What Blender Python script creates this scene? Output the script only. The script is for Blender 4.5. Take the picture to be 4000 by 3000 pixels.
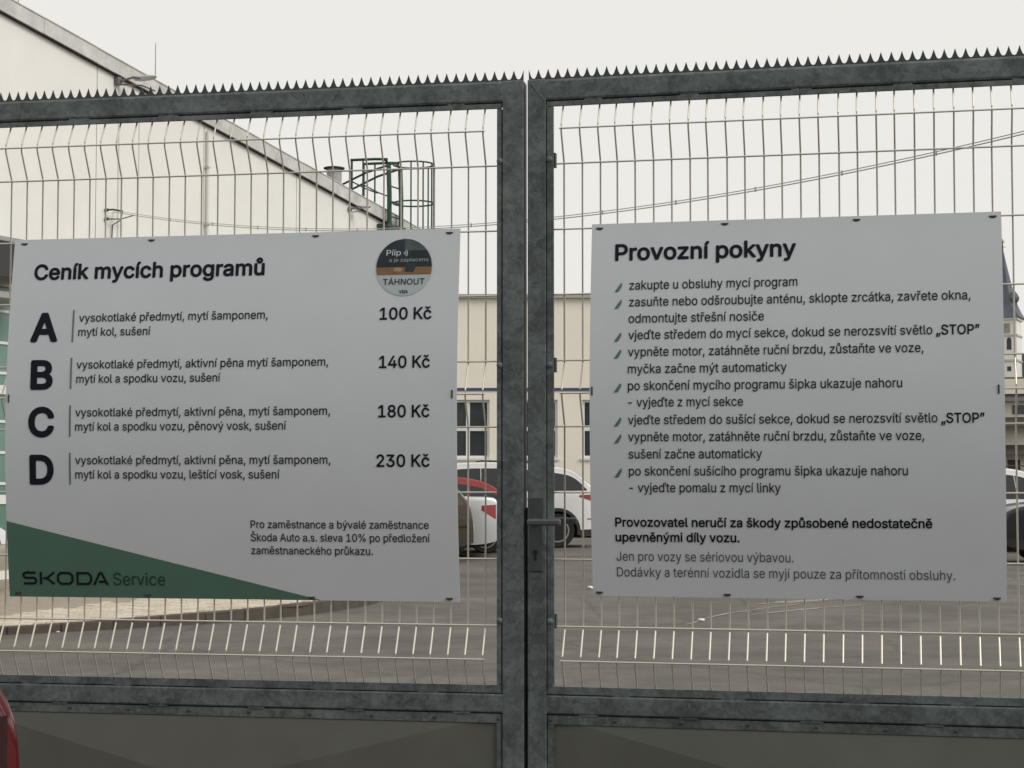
import bpy, bmesh, math, random, os
from mathutils import Vector, Matrix
R = math.radians
random.seed(7)
scene = bpy.context.scene
for o in list(bpy.data.objects):
    bpy.data.objects.remove(o, do_unlink=True)
C = scene.collection

# ------------------------------------------------------------------ camera
cd = bpy.data.cameras.new('camera'); cam = bpy.data.objects.new('camera', cd); C.objects.link(cam)
cam.location = (0, 0, 1.37)
cam.rotation_euler = (R(90) + math.atan(380 / 7000), 0, 0)
cd.sensor_width = 36; cd.lens = 63.0; cd.clip_start = .05; cd.clip_end = 3000
scene.camera = cam

# ------------------------------------------------------------------ sky, sun, exposure
SUN = Vector((.75, -.40, .62)).normalized()
world = bpy.data.worlds.new('World'); scene.world = world; world.use_nodes = True
nt = world.node_tree; nt.nodes.clear()
out = nt.nodes.new('ShaderNodeOutputWorld'); bg = nt.nodes.new('ShaderNodeBackground')
sky = nt.nodes.new('ShaderNodeTexSky'); sky.sky_type = 'NISHITA'; sky.sun_disc = False
sky.sun_elevation = math.asin(SUN.z); sky.sun_rotation = math.atan2(SUN.x, SUN.y)
sky.dust_density = 4; sky.air_density = 1.5
hs = nt.nodes.new('ShaderNodeHueSaturation'); hs.inputs['Saturation'].default_value = .15
mx = nt.nodes.new('ShaderNodeMix'); mx.data_type = 'RGBA'; mx.inputs[0].default_value = .90
mx.inputs[7].default_value = (8.95, 8.85, 8.45, 1)          # even cloud cover
nt.links.new(sky.outputs[0], hs.inputs['Color']); nt.links.new(hs.outputs[0], mx.inputs[6])
nt.links.new(mx.outputs[2], bg.inputs['Color']); bg.inputs['Strength'].default_value = .1
nt.links.new(bg.outputs[0], out.inputs['Surface'])
sd = bpy.data.lights.new('sun', 'SUN'); sd.energy = 1.5; sd.angle = R(25); sd.color = (1, .97, .92)
sun = bpy.data.objects.new('sun', sd); C.objects.link(sun)
sun.rotation_euler = (-SUN).to_track_quat('-Z', 'Y').to_euler(); sun.location = (20, -10, 30)
vs = scene.view_settings; vs.view_transform = 'Standard'; vs.look = 'None'; vs.exposure = 0.0; vs.gamma = 1
vs.use_curve_mapping = False

# ------------------------------------------------------------------ materials
MATS = {}
def mat(name, col, rough=.6, metal=0., spec=.5, var=0., scale=6., bump=0., bscale=40., coat=0., detail=5, dark=None, alpha=1., trans=0., stretch=None):
    if name in MATS: return MATS[name]
    m = bpy.data.materials.new(name); m.use_nodes = True; MATS[name] = m
    t = m.node_tree; p = t.nodes['Principled BSDF']
    p.inputs['Base Color'].default_value = (*col, 1); p.inputs['Roughness'].default_value = rough
    p.inputs['Metallic'].default_value = metal; p.inputs['Specular IOR Level'].default_value = spec
    p.inputs['Coat Weight'].default_value = coat; p.inputs['Transmission Weight'].default_value = trans
    tc = t.nodes.new('ShaderNodeTexCoord'); src = tc.outputs['Object']
    if stretch:
        mp = t.nodes.new('ShaderNodeMapping'); mp.inputs['Scale'].default_value = stretch
        t.links.new(src, mp.inputs[0]); src = mp.outputs[0]
    if var:
        n = t.nodes.new('ShaderNodeTexNoise'); n.inputs['Scale'].default_value = scale; n.inputs['Detail'].default_value = detail
        n.inputs['Roughness'].default_value = .62
        r = t.nodes.new('ShaderNodeValToRGB'); r.color_ramp.elements[0].position = .32; r.color_ramp.elements[1].position = .68
        lo = dark or [c * (1 - var) for c in col]
        r.color_ramp.elements[0].color = (*lo, 1); r.color_ramp.elements[1].color = (*[min(1, c * (1 + var)) for c in col], 1)
        t.links.new(src, n.inputs['Vector']); t.links.new(n.outputs['Fac'], r.inputs[0]); t.links.new(r.outputs[0], p.inputs['Base Color'])
    if bump:
        n2 = t.nodes.new('ShaderNodeTexNoise'); n2.inputs['Scale'].default_value = bscale; n2.inputs['Detail'].default_value = 4
        b = t.nodes.new('ShaderNodeBump'); b.inputs['Strength'].default_value = bump; b.inputs['Distance'].default_value = .01
        t.links.new(src, n2.inputs['Vector']); t.links.new(n2.outputs['Fac'], b.inputs['Height']); t.links.new(b.outputs[0], p.inputs['Normal'])
    return m

def galvanised():
    m = bpy.data.materials.new('galvanised_steel'); m.use_nodes = True; t = m.node_tree; p = t.nodes['Principled BSDF']
    tc = t.nodes.new('ShaderNodeTexCoord')
    n0 = t.nodes.new('ShaderNodeTexNoise'); n0.inputs['Scale'].default_value = 30
    mixv = t.nodes.new('ShaderNodeMix'); mixv.data_type = 'RGBA'; mixv.inputs[0].default_value = .035
    v = t.nodes.new('ShaderNodeTexVoronoi'); v.inputs['Scale'].default_value = 60
    v2 = t.nodes.new('ShaderNodeTexVoronoi'); v2.inputs['Scale'].default_value = 120
    n = t.nodes.new('ShaderNodeTexNoise'); n.inputs['Scale'].default_value = 7; n.inputs['Detail'].default_value = 7
    t.links.new(tc.outputs['Object'], mixv.inputs[6]); t.links.new(n0.outputs['Color'], mixv.inputs[7]); t.links.new(tc.outputs['Object'], n0.inputs[0])
    for q in (v, v2): t.links.new(mixv.outputs[2], q.inputs['Vector'])
    t.links.new(tc.outputs['Object'], n.inputs['Vector'])
    def math_(op, a, b):
        k = t.nodes.new('ShaderNodeMath'); k.operation = op
        for i, x in enumerate((a, b)):
            if isinstance(x, (int, float)): k.inputs[i].default_value = x
            else: t.links.new(x, k.inputs[i])
        return k.outputs[0]
    sx = t.nodes.new('ShaderNodeSeparateColor'); t.links.new(v.outputs['Color'], sx.inputs[0])
    sx2 = t.nodes.new('ShaderNodeSeparateColor'); t.links.new(v2.outputs['Color'], sx2.inputs[0])
    f = math_('ADD', math_('MULTIPLY', sx.outputs[0], .20), math_('ADD', math_('MULTIPLY', sx2.outputs[1], .14), math_('MULTIPLY', n.outputs['Fac'], .95)))
    r = t.nodes.new('ShaderNodeValToRGB'); r.color_ramp.elements[0].position = .46; r.color_ramp.elements[1].position = .88
    r.color_ramp.elements[0].color = (.080, .094, .098, 1); r.color_ramp.elements[1].color = (.190, .220, .220, 1)
    t.links.new(f, r.inputs[0]); t.links.new(r.outputs[0], p.inputs['Base Color'])
    rr = t.nodes.new('ShaderNodeMapRange'); rr.inputs[3].default_value = .42; rr.inputs[4].default_value = .65
    t.links.new(f, rr.inputs[0]); t.links.new(rr.outputs[0], p.inputs['Roughness'])
    p.inputs['Metallic'].default_value = .15; p.inputs['Specular IOR Level'].default_value = .35
    return m

M_GALV = galvanised()
M_SHEET = mat('sheet_metal', (.135, .138, .124), .5, .1, .35, var=.10, scale=3)
M_WIRE = mat('zinc_wire', (.72, .68, .60), .46, .72, .5)
M_WELD = M_GALV
M_BOARD = mat('board_white', (.65, .68, .72), .5, 0, .25, var=.02, scale=5)
M_INK = mat('ink_navy', (.008, .010, .018), .6, 0, .2)
M_INK2 = mat('ink_text', (.022, .026, .034), .6, 0, .2)
M_INK3 = mat('ink_grey', (.075, .083, .092), .6, 0, .2)
M_BAR = mat('ink_bar_green', (.12, .17, .16), .5)
M_GREEN = mat('print_green', (.098, .190, .145), .45, 0, .35, var=.03, scale=5)
M_BULLET = mat('ink_bullet_green', (.10, .19, .15), .5)
M_DGREEN = mat('ink_service_green', (.012, .045, .035), .5)
M_TIE = mat('tie_black', (.05, .05, .055), .5)
M_BLACK = mat('black_plastic', (.012, .012, .013), .5)

# ------------------------------------------------------------------ mesh helpers
def tag(o, label=None, cat=None, group=None, kind=None):
    if label: o['label'] = label
    if cat: o['category'] = cat
    if group: o['group'] = group
    if kind: o['kind'] = kind
    return o
def empty(name, loc=(0, 0, 0), rz=0., parent=None):
    o = bpy.data.objects.new(name, None); C.objects.link(o); o.location = loc; o.rotation_euler = (0, 0, rz)
    o.empty_display_size = .1
    if parent: o.parent = parent
    return o
def link(name, me, m=None, parent=None, loc=None):
    if m is not None and not me.materials: me.materials.append(m)
    o = bpy.data.objects.new(name, me); C.objects.link(o)
    if parent: o.parent = parent
    if loc is not None: o.location = loc
    return o
def mesh_of(bm, name, smooth=False):
    bmesh.ops.recalc_face_normals(bm, faces=bm.faces)
    me = bpy.data.meshes.new(name); bm.to_mesh(me); bm.free()
    if smooth:
        for p in me.polygons: p.use_smooth = True
        me.set_sharp_from_angle(angle=R(40))
    return me
def obj(name, bm, m, parent=None, loc=None, smooth=False):
    return link(name, mesh_of(bm, name, smooth), m, parent, loc)
def B(): return bmesh.new()
def box(bm, x0, x1, y0, y1, z0, z1, bev=0.):
    vs_ = [bm.verts.new((x, y, z)) for x in (x0, x1) for y in (y0, y1) for z in (z0, z1)]
    fs = [(0, 1, 3, 2), (4, 6, 7, 5), (0, 4, 5, 1), (2, 3, 7, 6), (0, 2, 6, 4), (1, 5, 7, 3)]
    faces = [bm.faces.new([vs_[i] for i in f]) for f in fs]
    if bev:
        es = {e for f in faces for e in f.edges}
        bmesh.ops.bevel(bm, geom=list(es), offset=bev, segments=2, affect='EDGES', profile=.5)
    return bm
def boxm(name, x0, x1, y0, y1, z0, z1, m, parent=None, bev=0.):
    return obj(name, box(B(), x0, x1, y0, y1, z0, z1, bev), m, parent)
def tube(bm, pts, r, n=8, cap=True):
    pts = [Vector(p) for p in pts]; rings = []
    for i, p in enumerate(pts):
        a = pts[max(i - 1, 0)]; b = pts[min(i + 1, len(pts) - 1)]; t = (b - a).normalized()
        up = Vector((0, 0, 1)) if abs(t.z) < .95 else Vector((0, 1, 0))
        s = t.cross(up).normalized(); w = s.cross(t)
        rr = r[i] if isinstance(r, (list, tuple)) else r
        rings.append([bm.verts.new(p + (s * math.cos(k * 2 * math.pi / n) + w * math.sin(k * 2 * math.pi / n)) * rr) for k in range(n)])
    for a, b in zip(rings, rings[1:]):
        for k in range(n): bm.faces.new((a[k], a[(k + 1) % n], b[(k + 1) % n], b[k]))
    if cap: bm.faces.new(rings[0][::-1]); bm.faces.new(rings[-1])
    return bm
def lathe(bm, prof, n=20, axis='z', c=(0, 0, 0)):
    rings = []
    for r, h in prof:
        ring = []
        for k in range(n):
            a = 2 * math.pi * k / n; x, y = r * math.cos(a), r * math.sin(a)
            p = (x, y, h) if axis == 'z' else (x, h, y)
            ring.append(bm.verts.new((p[0] + c[0], p[1] + c[1], p[2] + c[2])))
        rings.append(ring)
    for a, b in zip(rings, rings[1:]):
        for k in range(n): bm.faces.new((a[k], a[(k + 1) % n], b[(k + 1) % n], b[k]))
    bm.faces.new(rings[0][::-1]); bm.faces.new(rings[-1])
    return bm
def prism(bm, poly, y0, y1):      # polygon in x,z pushed along y
    a = [bm.verts.new((x, y0, z)) for x, z in poly]; b = [bm.verts.new((x, y1, z)) for x, z in poly]
    bm.faces.new(a); bm.faces.new(b[::-1]); n = len(poly)
    for i in range(n): bm.faces.new((a[i], b[i], b[(i + 1) % n], a[(i + 1) % n]))
    return bm
def slab(bm, poly, z0, z1):       # polygon in x,y pushed along z
    a = [bm.verts.new((x, y, z0)) for x, y in poly]; b = [bm.verts.new((x, y, z1)) for x, y in poly]
    bm.faces.new(a[::-1]); bm.faces.new(b); n = len(poly)
    for i in range(n): bm.faces.new((a[i], a[(i + 1) % n], b[(i + 1) % n], b[i]))
    return bm

# ================================================================== SETTING: ground, pavement
def asphalt():
    m = bpy.data.materials.new('asphalt'); m.use_nodes = True; t = m.node_tree; p = t.nodes['Principled BSDF']
    tc = t.nodes.new('ShaderNodeTexCoord')
    def noise(s, d=6, ro=.6):
        n = t.nodes.new('ShaderNodeTexNoise'); n.inputs['Scale'].default_value = s; n.inputs['Detail'].default_value = d
        n.inputs['Roughness'].default_value = ro; t.links.new(tc.outputs['Object'], n.inputs['Vector']); return n
    big = noise(.75, 7, .68); mid = noise(3.5); fine = noise(60, 3, .7)
    r1 = t.nodes.new('ShaderNodeValToRGB'); r1.color_ramp.elements[0].position = .36; r1.color_ramp.elements[1].position = .66
    r1.color_ramp.elements[0].color = (.086, .077, .066, 1); r1.color_ramp.elements[1].color = (.155, .143, .126, 1)
    t.links.new(big.outputs['Fac'], r1.inputs[0])
    def mul(colsock, n, lo, hi):
        mr = t.nodes.new('ShaderNodeMapRange'); mr.inputs[1].default_value = .3; mr.inputs[2].default_value = .7
        mr.inputs[3].default_value = lo; mr.inputs[4].default_value = hi; t.links.new(n, mr.inputs[0])
        k = t.nodes.new('ShaderNodeMix'); k.data_type = 'RGBA'; k.blend_type = 'MULTIPLY'; k.inputs[0].default_value = 1
        t.links.new(colsock, k.inputs[6]); t.links.new(mr.outputs[0], k.inputs[7]); return k.outputs[2]
    c = mul(r1.outputs[0], mid.outputs['Fac'], .86, 1.14); c = mul(c, fine.outputs['Fac'], .7, 1.3)
    # fine cracks
    w = t.nodes.new('ShaderNodeTexVoronoi'); w.feature = 'DISTANCE_TO_EDGE'; w.inputs['Scale'].default_value = .45
    dn = t.nodes.new('ShaderNodeMix'); dn.data_type = 'RGBA'; dn.inputs[0].default_value = .18
    t.links.new(tc.outputs['Object'], dn.inputs[6]); t.links.new(mid.outputs['Color'], dn.inputs[7]); t.links.new(dn.outputs[2], w.inputs['Vector'])
    c = mul_crack(t, c, w.outputs['Distance'])
    t.links.new(c, p.inputs['Base Color']); p.inputs['Roughness'].default_value = .85
    b = t.nodes.new('ShaderNodeBump'); b.inputs['Strength'].default_value = .5; b.inputs['Distance'].default_value = .01
    t.links.new(fine.outputs['Fac'], b.inputs['Height']); t.links.new(b.outputs[0], p.inputs['Normal'])
    return m
def mul_crack(t, c, dist):
    mr = t.nodes.new('ShaderNodeMapRange'); mr.inputs[1].default_value = .002; mr.inputs[2].default_value = .012
    mr.inputs[3].default_value = .72; mr.inputs[4].default_value = 1; t.links.new(dist, mr.inputs[0])
    k = t.nodes.new('ShaderNodeMix'); k.data_type = 'RGBA'; k.blend_type = 'MULTIPLY'; k.inputs[0].default_value = 1
    t.links.new(c, k.inputs[6]); t.links.new(mr.outputs[0], k.inputs[7]); return k.outputs[2]
bm = B(); vv = [bm.verts.new(p) for p in ((-600, -100, 0), (600, -100, 0), (600, 900, 0), (-600, 900, 0))]; bm.faces.new(vv)
ground = obj('ground', bm, asphalt()); tag(ground, kind='structure')

# worn white paint and scuffs on the asphalt
M_PAINT = mat('worn_paint', (.27, .25, .215), .85, var=.38, scale=7)
def streak(pts, w, seed):
    rnd = random.Random(seed); bm = B(); L, Rr = [], []
    P = []
    for (a, b) in zip(pts, pts[1:]):
        for k in range(8): P.append(Vector(a).lerp(Vector(b), k / 8))
    P.append(Vector(pts[-1]))
    for i, p in enumerate(P):
        q = P[min(i + 1, len(P) - 1)] - P[max(i - 1, 0)]; nrm = Vector((-q.y, q.x)).normalized()
        ww = w * rnd.uniform(.35, 1) * (.3 + .7 * math.sin(math.pi * min(max(i / (len(P) - 1), .04), .96)))
        L.append(bm.verts.new((*(p + nrm * ww), .004))); Rr.append(bm.verts.new((*(p - nrm * ww * rnd.uniform(.5, 1)), .004)))
    for i in range(len(P) - 1): bm.faces.new((L[i], Rr[i], Rr[i + 1], L[i + 1]))
    return obj('paint_streak', bm, M_PAINT, ground)
streak([(1.9, 17.9), (2.2, 18.6), (2.77, 19.5), (3.5, 20.5)], .055, 1)
streak([(2.45, 18.5), (3.2, 19.35), (4.2, 20.25)], .08, 2)
streak([(2.75, 20.1), (3.3, 20.55), (3.95, 21.1)], .17, 3)
streak([(1.66, 17.2), (1.76, 17.45), (1.83, 17.66)], .035, 4)
streak([(6.4, 25.0), (7.4, 25.3), (8.6, 25.4)], .09, 5)
streak([(6.4, 23.6), (7.0, 24.0), (8.2, 24.6)], .09, 6)
streak([(-.9, 13.2), (-.2, 13.6), (.5, 13.5)], .012, 7)

# pavement in front of the hall, kerb stones round it, pavers on it
KERB = [(-11.0, 13.6), (-7.5, 14.6), (-6.0, 15.25), (-4.57, 16.1), (-3.67, 16.71), (-2.9, 17.42), (-2.14, 18.35), (-1.66, 19.6), (-1.44, 20.8), (-1.40, 22.2), (-1.6, 24.2), (-2.0, 26.5), (-2.1, 30), (-1.6, 32.6)]
def kh(x): return min(max(.07 + (x + 4.57) * .022, .055), .135)
pavement = empty('pavement'); tag(pavement, kind='structure')
M_KERB = mat('kerb_stone', (.082, .067, .054), .85, var=.22, scale=5, bump=.4, bscale=50)
M_PAVE = mat('paver', (.54, .47, .375), .85, var=.10, scale=14, bump=.5, bscale=70)
M_PAVE2 = mat('paver_pale', (.61, .545, .445), .85, var=.10, scale=14, bump=.5, bscale=70)
M_BED = mat('paving_bed', (.33, .28, .22), .95, var=.2, scale=20)
hallA = Vector((-6.73, 23.57)); hd = Vector((.42089, .90711)); hn = Vector((.90711, -.42089))   # hall wall: start, along, outward
poly = KERB + [tuple(hallA + hd * 11.4 + hn * .02), tuple(hallA - hd * 14 + hn * .02), (-14.5, 13.0)]
bm = B(); vs_ = [bm.verts.new((x, y, kh(x) - .016)) for x, y in poly]; f = bm.faces.new(vs_); bmesh.ops.triangulate(bm, faces=[f])
obj('paving_bed', bm, M_BED, pavement)
def resample(pts, step):
    out_, acc = [Vector(pts[0])], 0.
    for a, b in zip(pts, pts[1:]):
        a, b = Vector(a), Vector(b); L = (b - a).length; s = step - acc
        while s <= L: out_.append(a.lerp(b, s / L)); s += step
        acc = L - (s - step)
    return out_
ks = resample(KERB, .5)
for i, (a, b) in enumerate(zip(ks, ks[1:])):
    t = (b - a).normalized(); nrm = Vector((-t.y, t.x)); g = .003
    a2, b2 = a + t * g, b - t * g; bm = B()
    p = [a2, b2, b2 + nrm * .10, a2 + nrm * .10]; dz = random.uniform(-.004, .004)
    lo = [bm.verts.new((q.x, q.y, -.05)) for q in p]; hi = [bm.verts.new((q.x, q.y, kh(q.x) + dz)) for q in p]
    bm.faces.new(hi); bm.faces.new(lo[::-1])
    for k in range(4): bm.faces.new((lo[k], lo[(k + 1) % 4], hi[(k + 1) % 4], hi[k]))
    bmesh.ops.bevel(bm, geom=list(bm.edges), offset=.008, segments=1, affect='EDGES')
    obj('kerb_stone', bm, M_KERB, pavement)
def inpoly(x, y, P):
    c = False; j = len(P) - 1
    for i in range(len(P)):
        xi, yi = P[i]; xj, yj = P[j]
        if (yi > y) != (yj > y) and x < (xj - xi) * (y - yi) / (yj - yi) + xi: c = not c
        j = i
    return c
pw, pd = .20, .165
pm = mesh_of(box(B(), -pw / 2 + .006, pw / 2 - .006, -pd / 2 + .006, pd / 2 - .006, -.05, 0, .008), 'paver'); pm.materials.append(M_PAVE)
pm2 = pm.copy(); pm2.materials.clear(); pm2.materials.append(M_PAVE2)
cand = []
for j in range(0, 95):
    y = 14.2 + j * pd
    for i in range(-52, 2):
        x = i * pw + (.1 if j % 2 else 0) - .9
        if all(inpoly(x + a, y + b, poly) for a in (-.17, .17) for b in (-.17, .17)):
            u = x / y
            near = (-.29 < u < -.07) and y < 21.5
            cand.append((0 if near else 1, y, x))
cand.sort()
rest = B()
for n_, (k, y, x) in enumerate(cand):
    z = kh(x) + random.uniform(-.004, .004); tx, ty = random.uniform(-.03, .03), random.uniform(-.03, .03)
    if n_ < 300:
        o = link('paver', pm if random.random() < .6 else pm2, None, pavement, (x, y, z)); o.rotation_euler = (tx, ty, random.uniform(-.02, .02))
    else:
        vv = [rest.verts.new((x + sx * (pw / 2 - .006), y + sy * (pd / 2 - .006), z)) for sx, sy in ((-1, -1), (1, -1), (1, 1), (-1, 1))]
        ww = [rest.verts.new((v.co.x, v.co.y, z - .03)) for v in vv]
        rest.faces.new(vv)
        for q in range(4): rest.faces.new((ww[q], ww[(q + 1) % 4], vv[(q + 1) % 4], vv[q]))
o = obj('far_pavers', rest, M_PAVE, pavement); o['kind'] = 'stuff'

# ================================================================== HALL on the left
hall = empty('industrial_hall', (hallA.x, hallA.y, 0), math.atan2(hd.y, hd.x))
tag(hall, 'long cream industrial hall with sloping grey roof edge on the left', 'building')
M_HALL = mat('hall_render', (.80, .79, .755), .8, var=.035, scale=1.4, bump=.12, bscale=30)
M_VERGE = mat('fibre_cement', (.55, .545, .52), .75, var=.22, scale=3.2, detail=8)
M_ROOF = mat('roof_felt', (.12, .12, .12), .8)
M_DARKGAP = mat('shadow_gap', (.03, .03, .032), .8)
def zt(s):                       # upper edge of the verge along the wall
    return 7.76 - .1353 * s if s > -7 else 7.76 + .1353 * 7 - .1353 * (-7 - s)
joints = [-14, -11.5, -9, -6.5, -4, -.74, 1.92, 4.57, 7.3, 11.55]
DOOR = (-4.4, .30)               # glazed bay at the left edge of the photograph, top at 3.95
for a, b in zip(joints, joints[1:]):
    g = .008
    segs = [(a + g, b - g, -.05)]
    if a < DOOR[1] and b > DOOR[0]:
        segs = []
        if a < DOOR[0]: segs.append((a + g, DOOR[0], -.05))
        segs.append((max(a + g, DOOR[0]), min(b - g, DOOR[1]), 3.95))
        if b > DOOR[1]: segs.append((DOOR[1], b - g, -.05))
    for (p, q, z0) in segs:
        zs = [(p, zt(p) - .12), (q, zt(q) - .12)]
        if p < -7 < q: zs.insert(1, (-7, zt(-7) - .12))
        obj('wall_panel', prism(B(), [(p, z0), (q, z0)] + zs[::-1], 0, .2), M_HALL, hall)
boxm('backing_wall', -13.9, 11.5, .2, .3, 4.0, 5.9, M_DARKGAP, hall)
prof = [(-14, zt(-14) - .15), (-7, zt(-7) - .15), (11.75, zt(11.75) - .15), (11.75, zt(11.75) - .10), (-7, zt(-7) - .10), (-14, zt(-14) - .10)]
obj('roof', prism(B(), prof, -.05, 24), M_ROOF, hall)
boxm('side_wall', 11.3, 11.5, .22, 24, -.05, 6.0, M_HALL, hall)
# verge boards: overlapping fibre cement pieces along the sloping edge
s = -13.9; k = 0
while s < 11.7:
    e = min(s + 1.12, 11.78)
    for a, b in ([(s, e)] if not s < -7 < e else [(s, -7), (-7, e)]):
        yo = -.085 - (.006 if k % 2 else 0); h = .205
        obj('verge_board', prism(B(), [(a, zt(a) - h), (b + .03, zt(b + .03) - h), (b + .03, zt(b + .03) + .002 * (k % 2)), (a, zt(a) + .002 * (k % 2))], yo, yo + .03), M_VERGE, hall)
        obj('verge_cap', prism(B(), [(a, zt(a) + .003), (b, zt(b) + .003), (b, zt(b) + .018), (a, zt(a) + .018)], yo - .012, .25), M_VERGE, hall)
    s = e; k += 1
bm = B(); prism(bm, [(-7, zt(-7) - .218), (11.7, zt(11.7) - .218), (11.7, zt(11.7) - .165), (-7, zt(-7) - .165)], -.05, -.002); obj('verge_shade_strip', bm, M_DARKGAP, hall)  # dark strip standing in for the shadow line under the verge
# rainwater stain pipe and expansion strip seen as fine vertical lines
for sx, w in ((2.41, .03), (2.9, .014)):
    boxm('joint_strip', sx, sx + w, -.012, 0, .2, zt(sx) - .3, mat('hall_trim', (.66, .64, .59), .7), hall)
obj('downpipe', tube(B(), [(4.62, -.04, .2), (4.62, -.04, zt(4.6) - .3)], .022), mat('hall_trim', (.66, .64, .59), .7), hall)
for z in (6.25, 5.35): boxm('pipe_clip', 4.585, 4.655, -.075, 0, z, z + .03, M_VERGE, hall)
# glazed green bay with pale transoms
M_GLASSG = mat('green_glass', (.13, .235, .20), .12, 0, .6, var=.12, scale=1.2)
M_FRAMEW = mat('frame_white', (.72, .72, .69), .5)
zb = [.2, .55, 1.13, 1.34, 1.75, 2.16, 2.58, 2.8, 3.2, 3.62, 3.95]
for i in range(4):
    x0, x1 = -4.4 + i * 1.175, -4.4 + (i + 1) * 1.175
    boxm('window_mullion', x0 - .04, x0 + .04, .03, .13, .1, 3.95, M_FRAMEW, hall)
    for z0, z1 in zip(zb, zb[1:]): boxm('pane', x0 + .042, x1 - .042, .07, .09, z0 + .02, z1 - .02, M_GLASSG, hall)
for z in zb[1:-1]:
    th = .06 if z in (1.13, 2.58) else .018
    boxm('window_transom', -4.4, .3, .045 if th > .03 else .05, .125, z - th, z + th, M_FRAMEW, hall)
boxm('bay_sill', -4.4, .3, -.02, .13, .08, .2, M_FRAMEW, hall)
# flat canopy over the glazed bay
M_CAN = mat('canopy_grey', (.32, .32, .31), .7, var=.1)
boxm('canopy_roof', -4.9, .12, -.55, -.003, 4.42, 4.50, M_CAN, hall)
boxm('canopy_fascia', -4.9, .12, -.575, -.553, 3.98, 4.44, mat('canopy_dark', (.035, .036, .038), .6), hall)
boxm('canopy_beam', -4.9, .10, -.5, -.003, 3.72, 3.80, M_CAN, hall)
boxm('canopy_end', .125, .15, -.575, -.003, 3.98, 4.46, mat('canopy_dark', (.035, .036, .038), .6), hall)
def HP(s, y, z):
    p = hallA + hd * s - hn * y; return Vector((p.x, p.y, z))
HRZ = math.atan2(hd.y, hd.x)

# roof vent pipe
v = empty('vent_pipe', HP(9.02, .28, zt(9.02) + .05), HRZ); tag(v, 'short round grey vent pipe with dark cap on the hall roof', 'vent pipe')
obj('pipe', lathe(B(), [(.135, -.25), (.135, .36)], 20), mat('vent_grey', (.34, .34, .33), .6, var=.15, scale=4), v, smooth=False)
obj('cap', lathe(B(), [(.06, .361), (.19, .372), (.19, .392), (.05, .42)], 20), M_DARKGAP, v)
# lightning rods
for (s, top, lab) in ((3.43, .64, 'thin lightning rod on the roof edge above the spiked rail'), (.34, .6, 'thin lightning rod at the top left corner of the roof edge')):
    o = empty('lightning_rod', HP(s, .1, zt(s) - .06), HRZ); tag(o, lab, 'lightning rod', 'lightning rods on the hall roof')
    obj('rod', tube(B(), [(0, 0, 0), (0, 0, top + .1)], [.010, .006], 6), mat('rod_grey', (.35, .35, .36), .5, .3), o)
    boxm('foot', -.06, .06, -.06, .06, -.02, .03, M_VERGE, o)
# lamps under the verge
def wall_lamp(s, z, sc, label):
    o = empty('wall_lamp', HP(s, 0, z), HRZ); tag(o, label, 'lamp', 'lamps under the verge of the hall')
    md = mat('lamp_grey', (.13, .13, .14), .5); ml = mat('lamp_pale', (.42, .42, .40), .5)
    obj('arm', tube(B(), [(0, -.01, -.02), (.0, -.18 * sc, 0), (.12 * sc, -.42 * sc, .05), (.22 * sc, -.6 * sc, .03)], .028 * sc, 8), md, o)
    boxm('junction_box', -.09 * sc, .07 * sc, -.14 * sc, -.004, -.10 * sc, .09 * sc, md, o, .015)
    h = B(); lathe(h, [(.04, -.02), (.13, 0), (.16, .05), (.12, .09), (.03, .11)], 14)
    for q in h.verts: q.co = Vector((q.co.x * .8 * sc + .28 * sc, q.co.y * 2.1 * sc - .62 * sc, q.co.z * sc + .02))
    obj('lamp_head', h, ml, o, smooth=True)
    obj('brace', tube(B(), [(.02, -.1 * sc, -.05), (.25 * sc, -.55 * sc, -.10 * sc), (.5 * sc, -.75 * sc, -.2 * sc)], .02 * sc, 6), md, o)
wall_lamp(2.35, 7.16, .62, 'grey lamp on a bent arm under the roof edge, behind the spikes')
wall_lamp(9.05, 6.22, .42, 'small grey lamp under the roof edge beside the green ladder')

# green ladder with safety cage
lad = empty('caged_ladder', HP(10.2, 0, .06), HRZ); tag(lad, 'dark green roof access ladder with round safety cage at hall corner', 'ladder')
M_LAD = mat('ladder_green', (.030, .070, .052), .4, .2, var=.25, scale=5)
for s in (0, .45): obj('stile', tube(B(), [(s, -.2, .1), (s, -.2, 6.6), (s, -.18, 7.12), (s, -.12, 7.24)], .046, 8), M_LAD, lad)
for k in range(24): obj('rung', tube(B(), [(.0, -.2, .3 + k * .28), (.45, -.2, .3 + k * .28)], .014, 6), M_LAD, lad)
def hoop(z, r=.36):
    P = [(.225 + r * math.cos(a) * 1.0, -.2 - .02 - r * 1.0 + r * math.sin(a) * 1.05, z) for a in [R(q) for q in range(90 + 38, 90 - 38 - 361 + 76, -14)]]
    P = [(0, -.2, z)] + P + [(.45, -.2, z)]
    bm = B(); tube(bm, P, .016, 6); return obj('hoop', bm, M_LAD, lad)
for z in (2.6, 3.5, 4.3, 5.2, 5.85, 6.42, 7.14): hoop(z)
for a in (-160, -125, -90, -55, -20):
    x, y = .225 + .36 * math.cos(R(a)), -.58 + .378 * math.sin(R(a))
    obj('cage_bar', tube(B(), [(x, y, 2.6), (x, y, 7.15)], .014, 6), M_LAD, lad)
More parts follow.
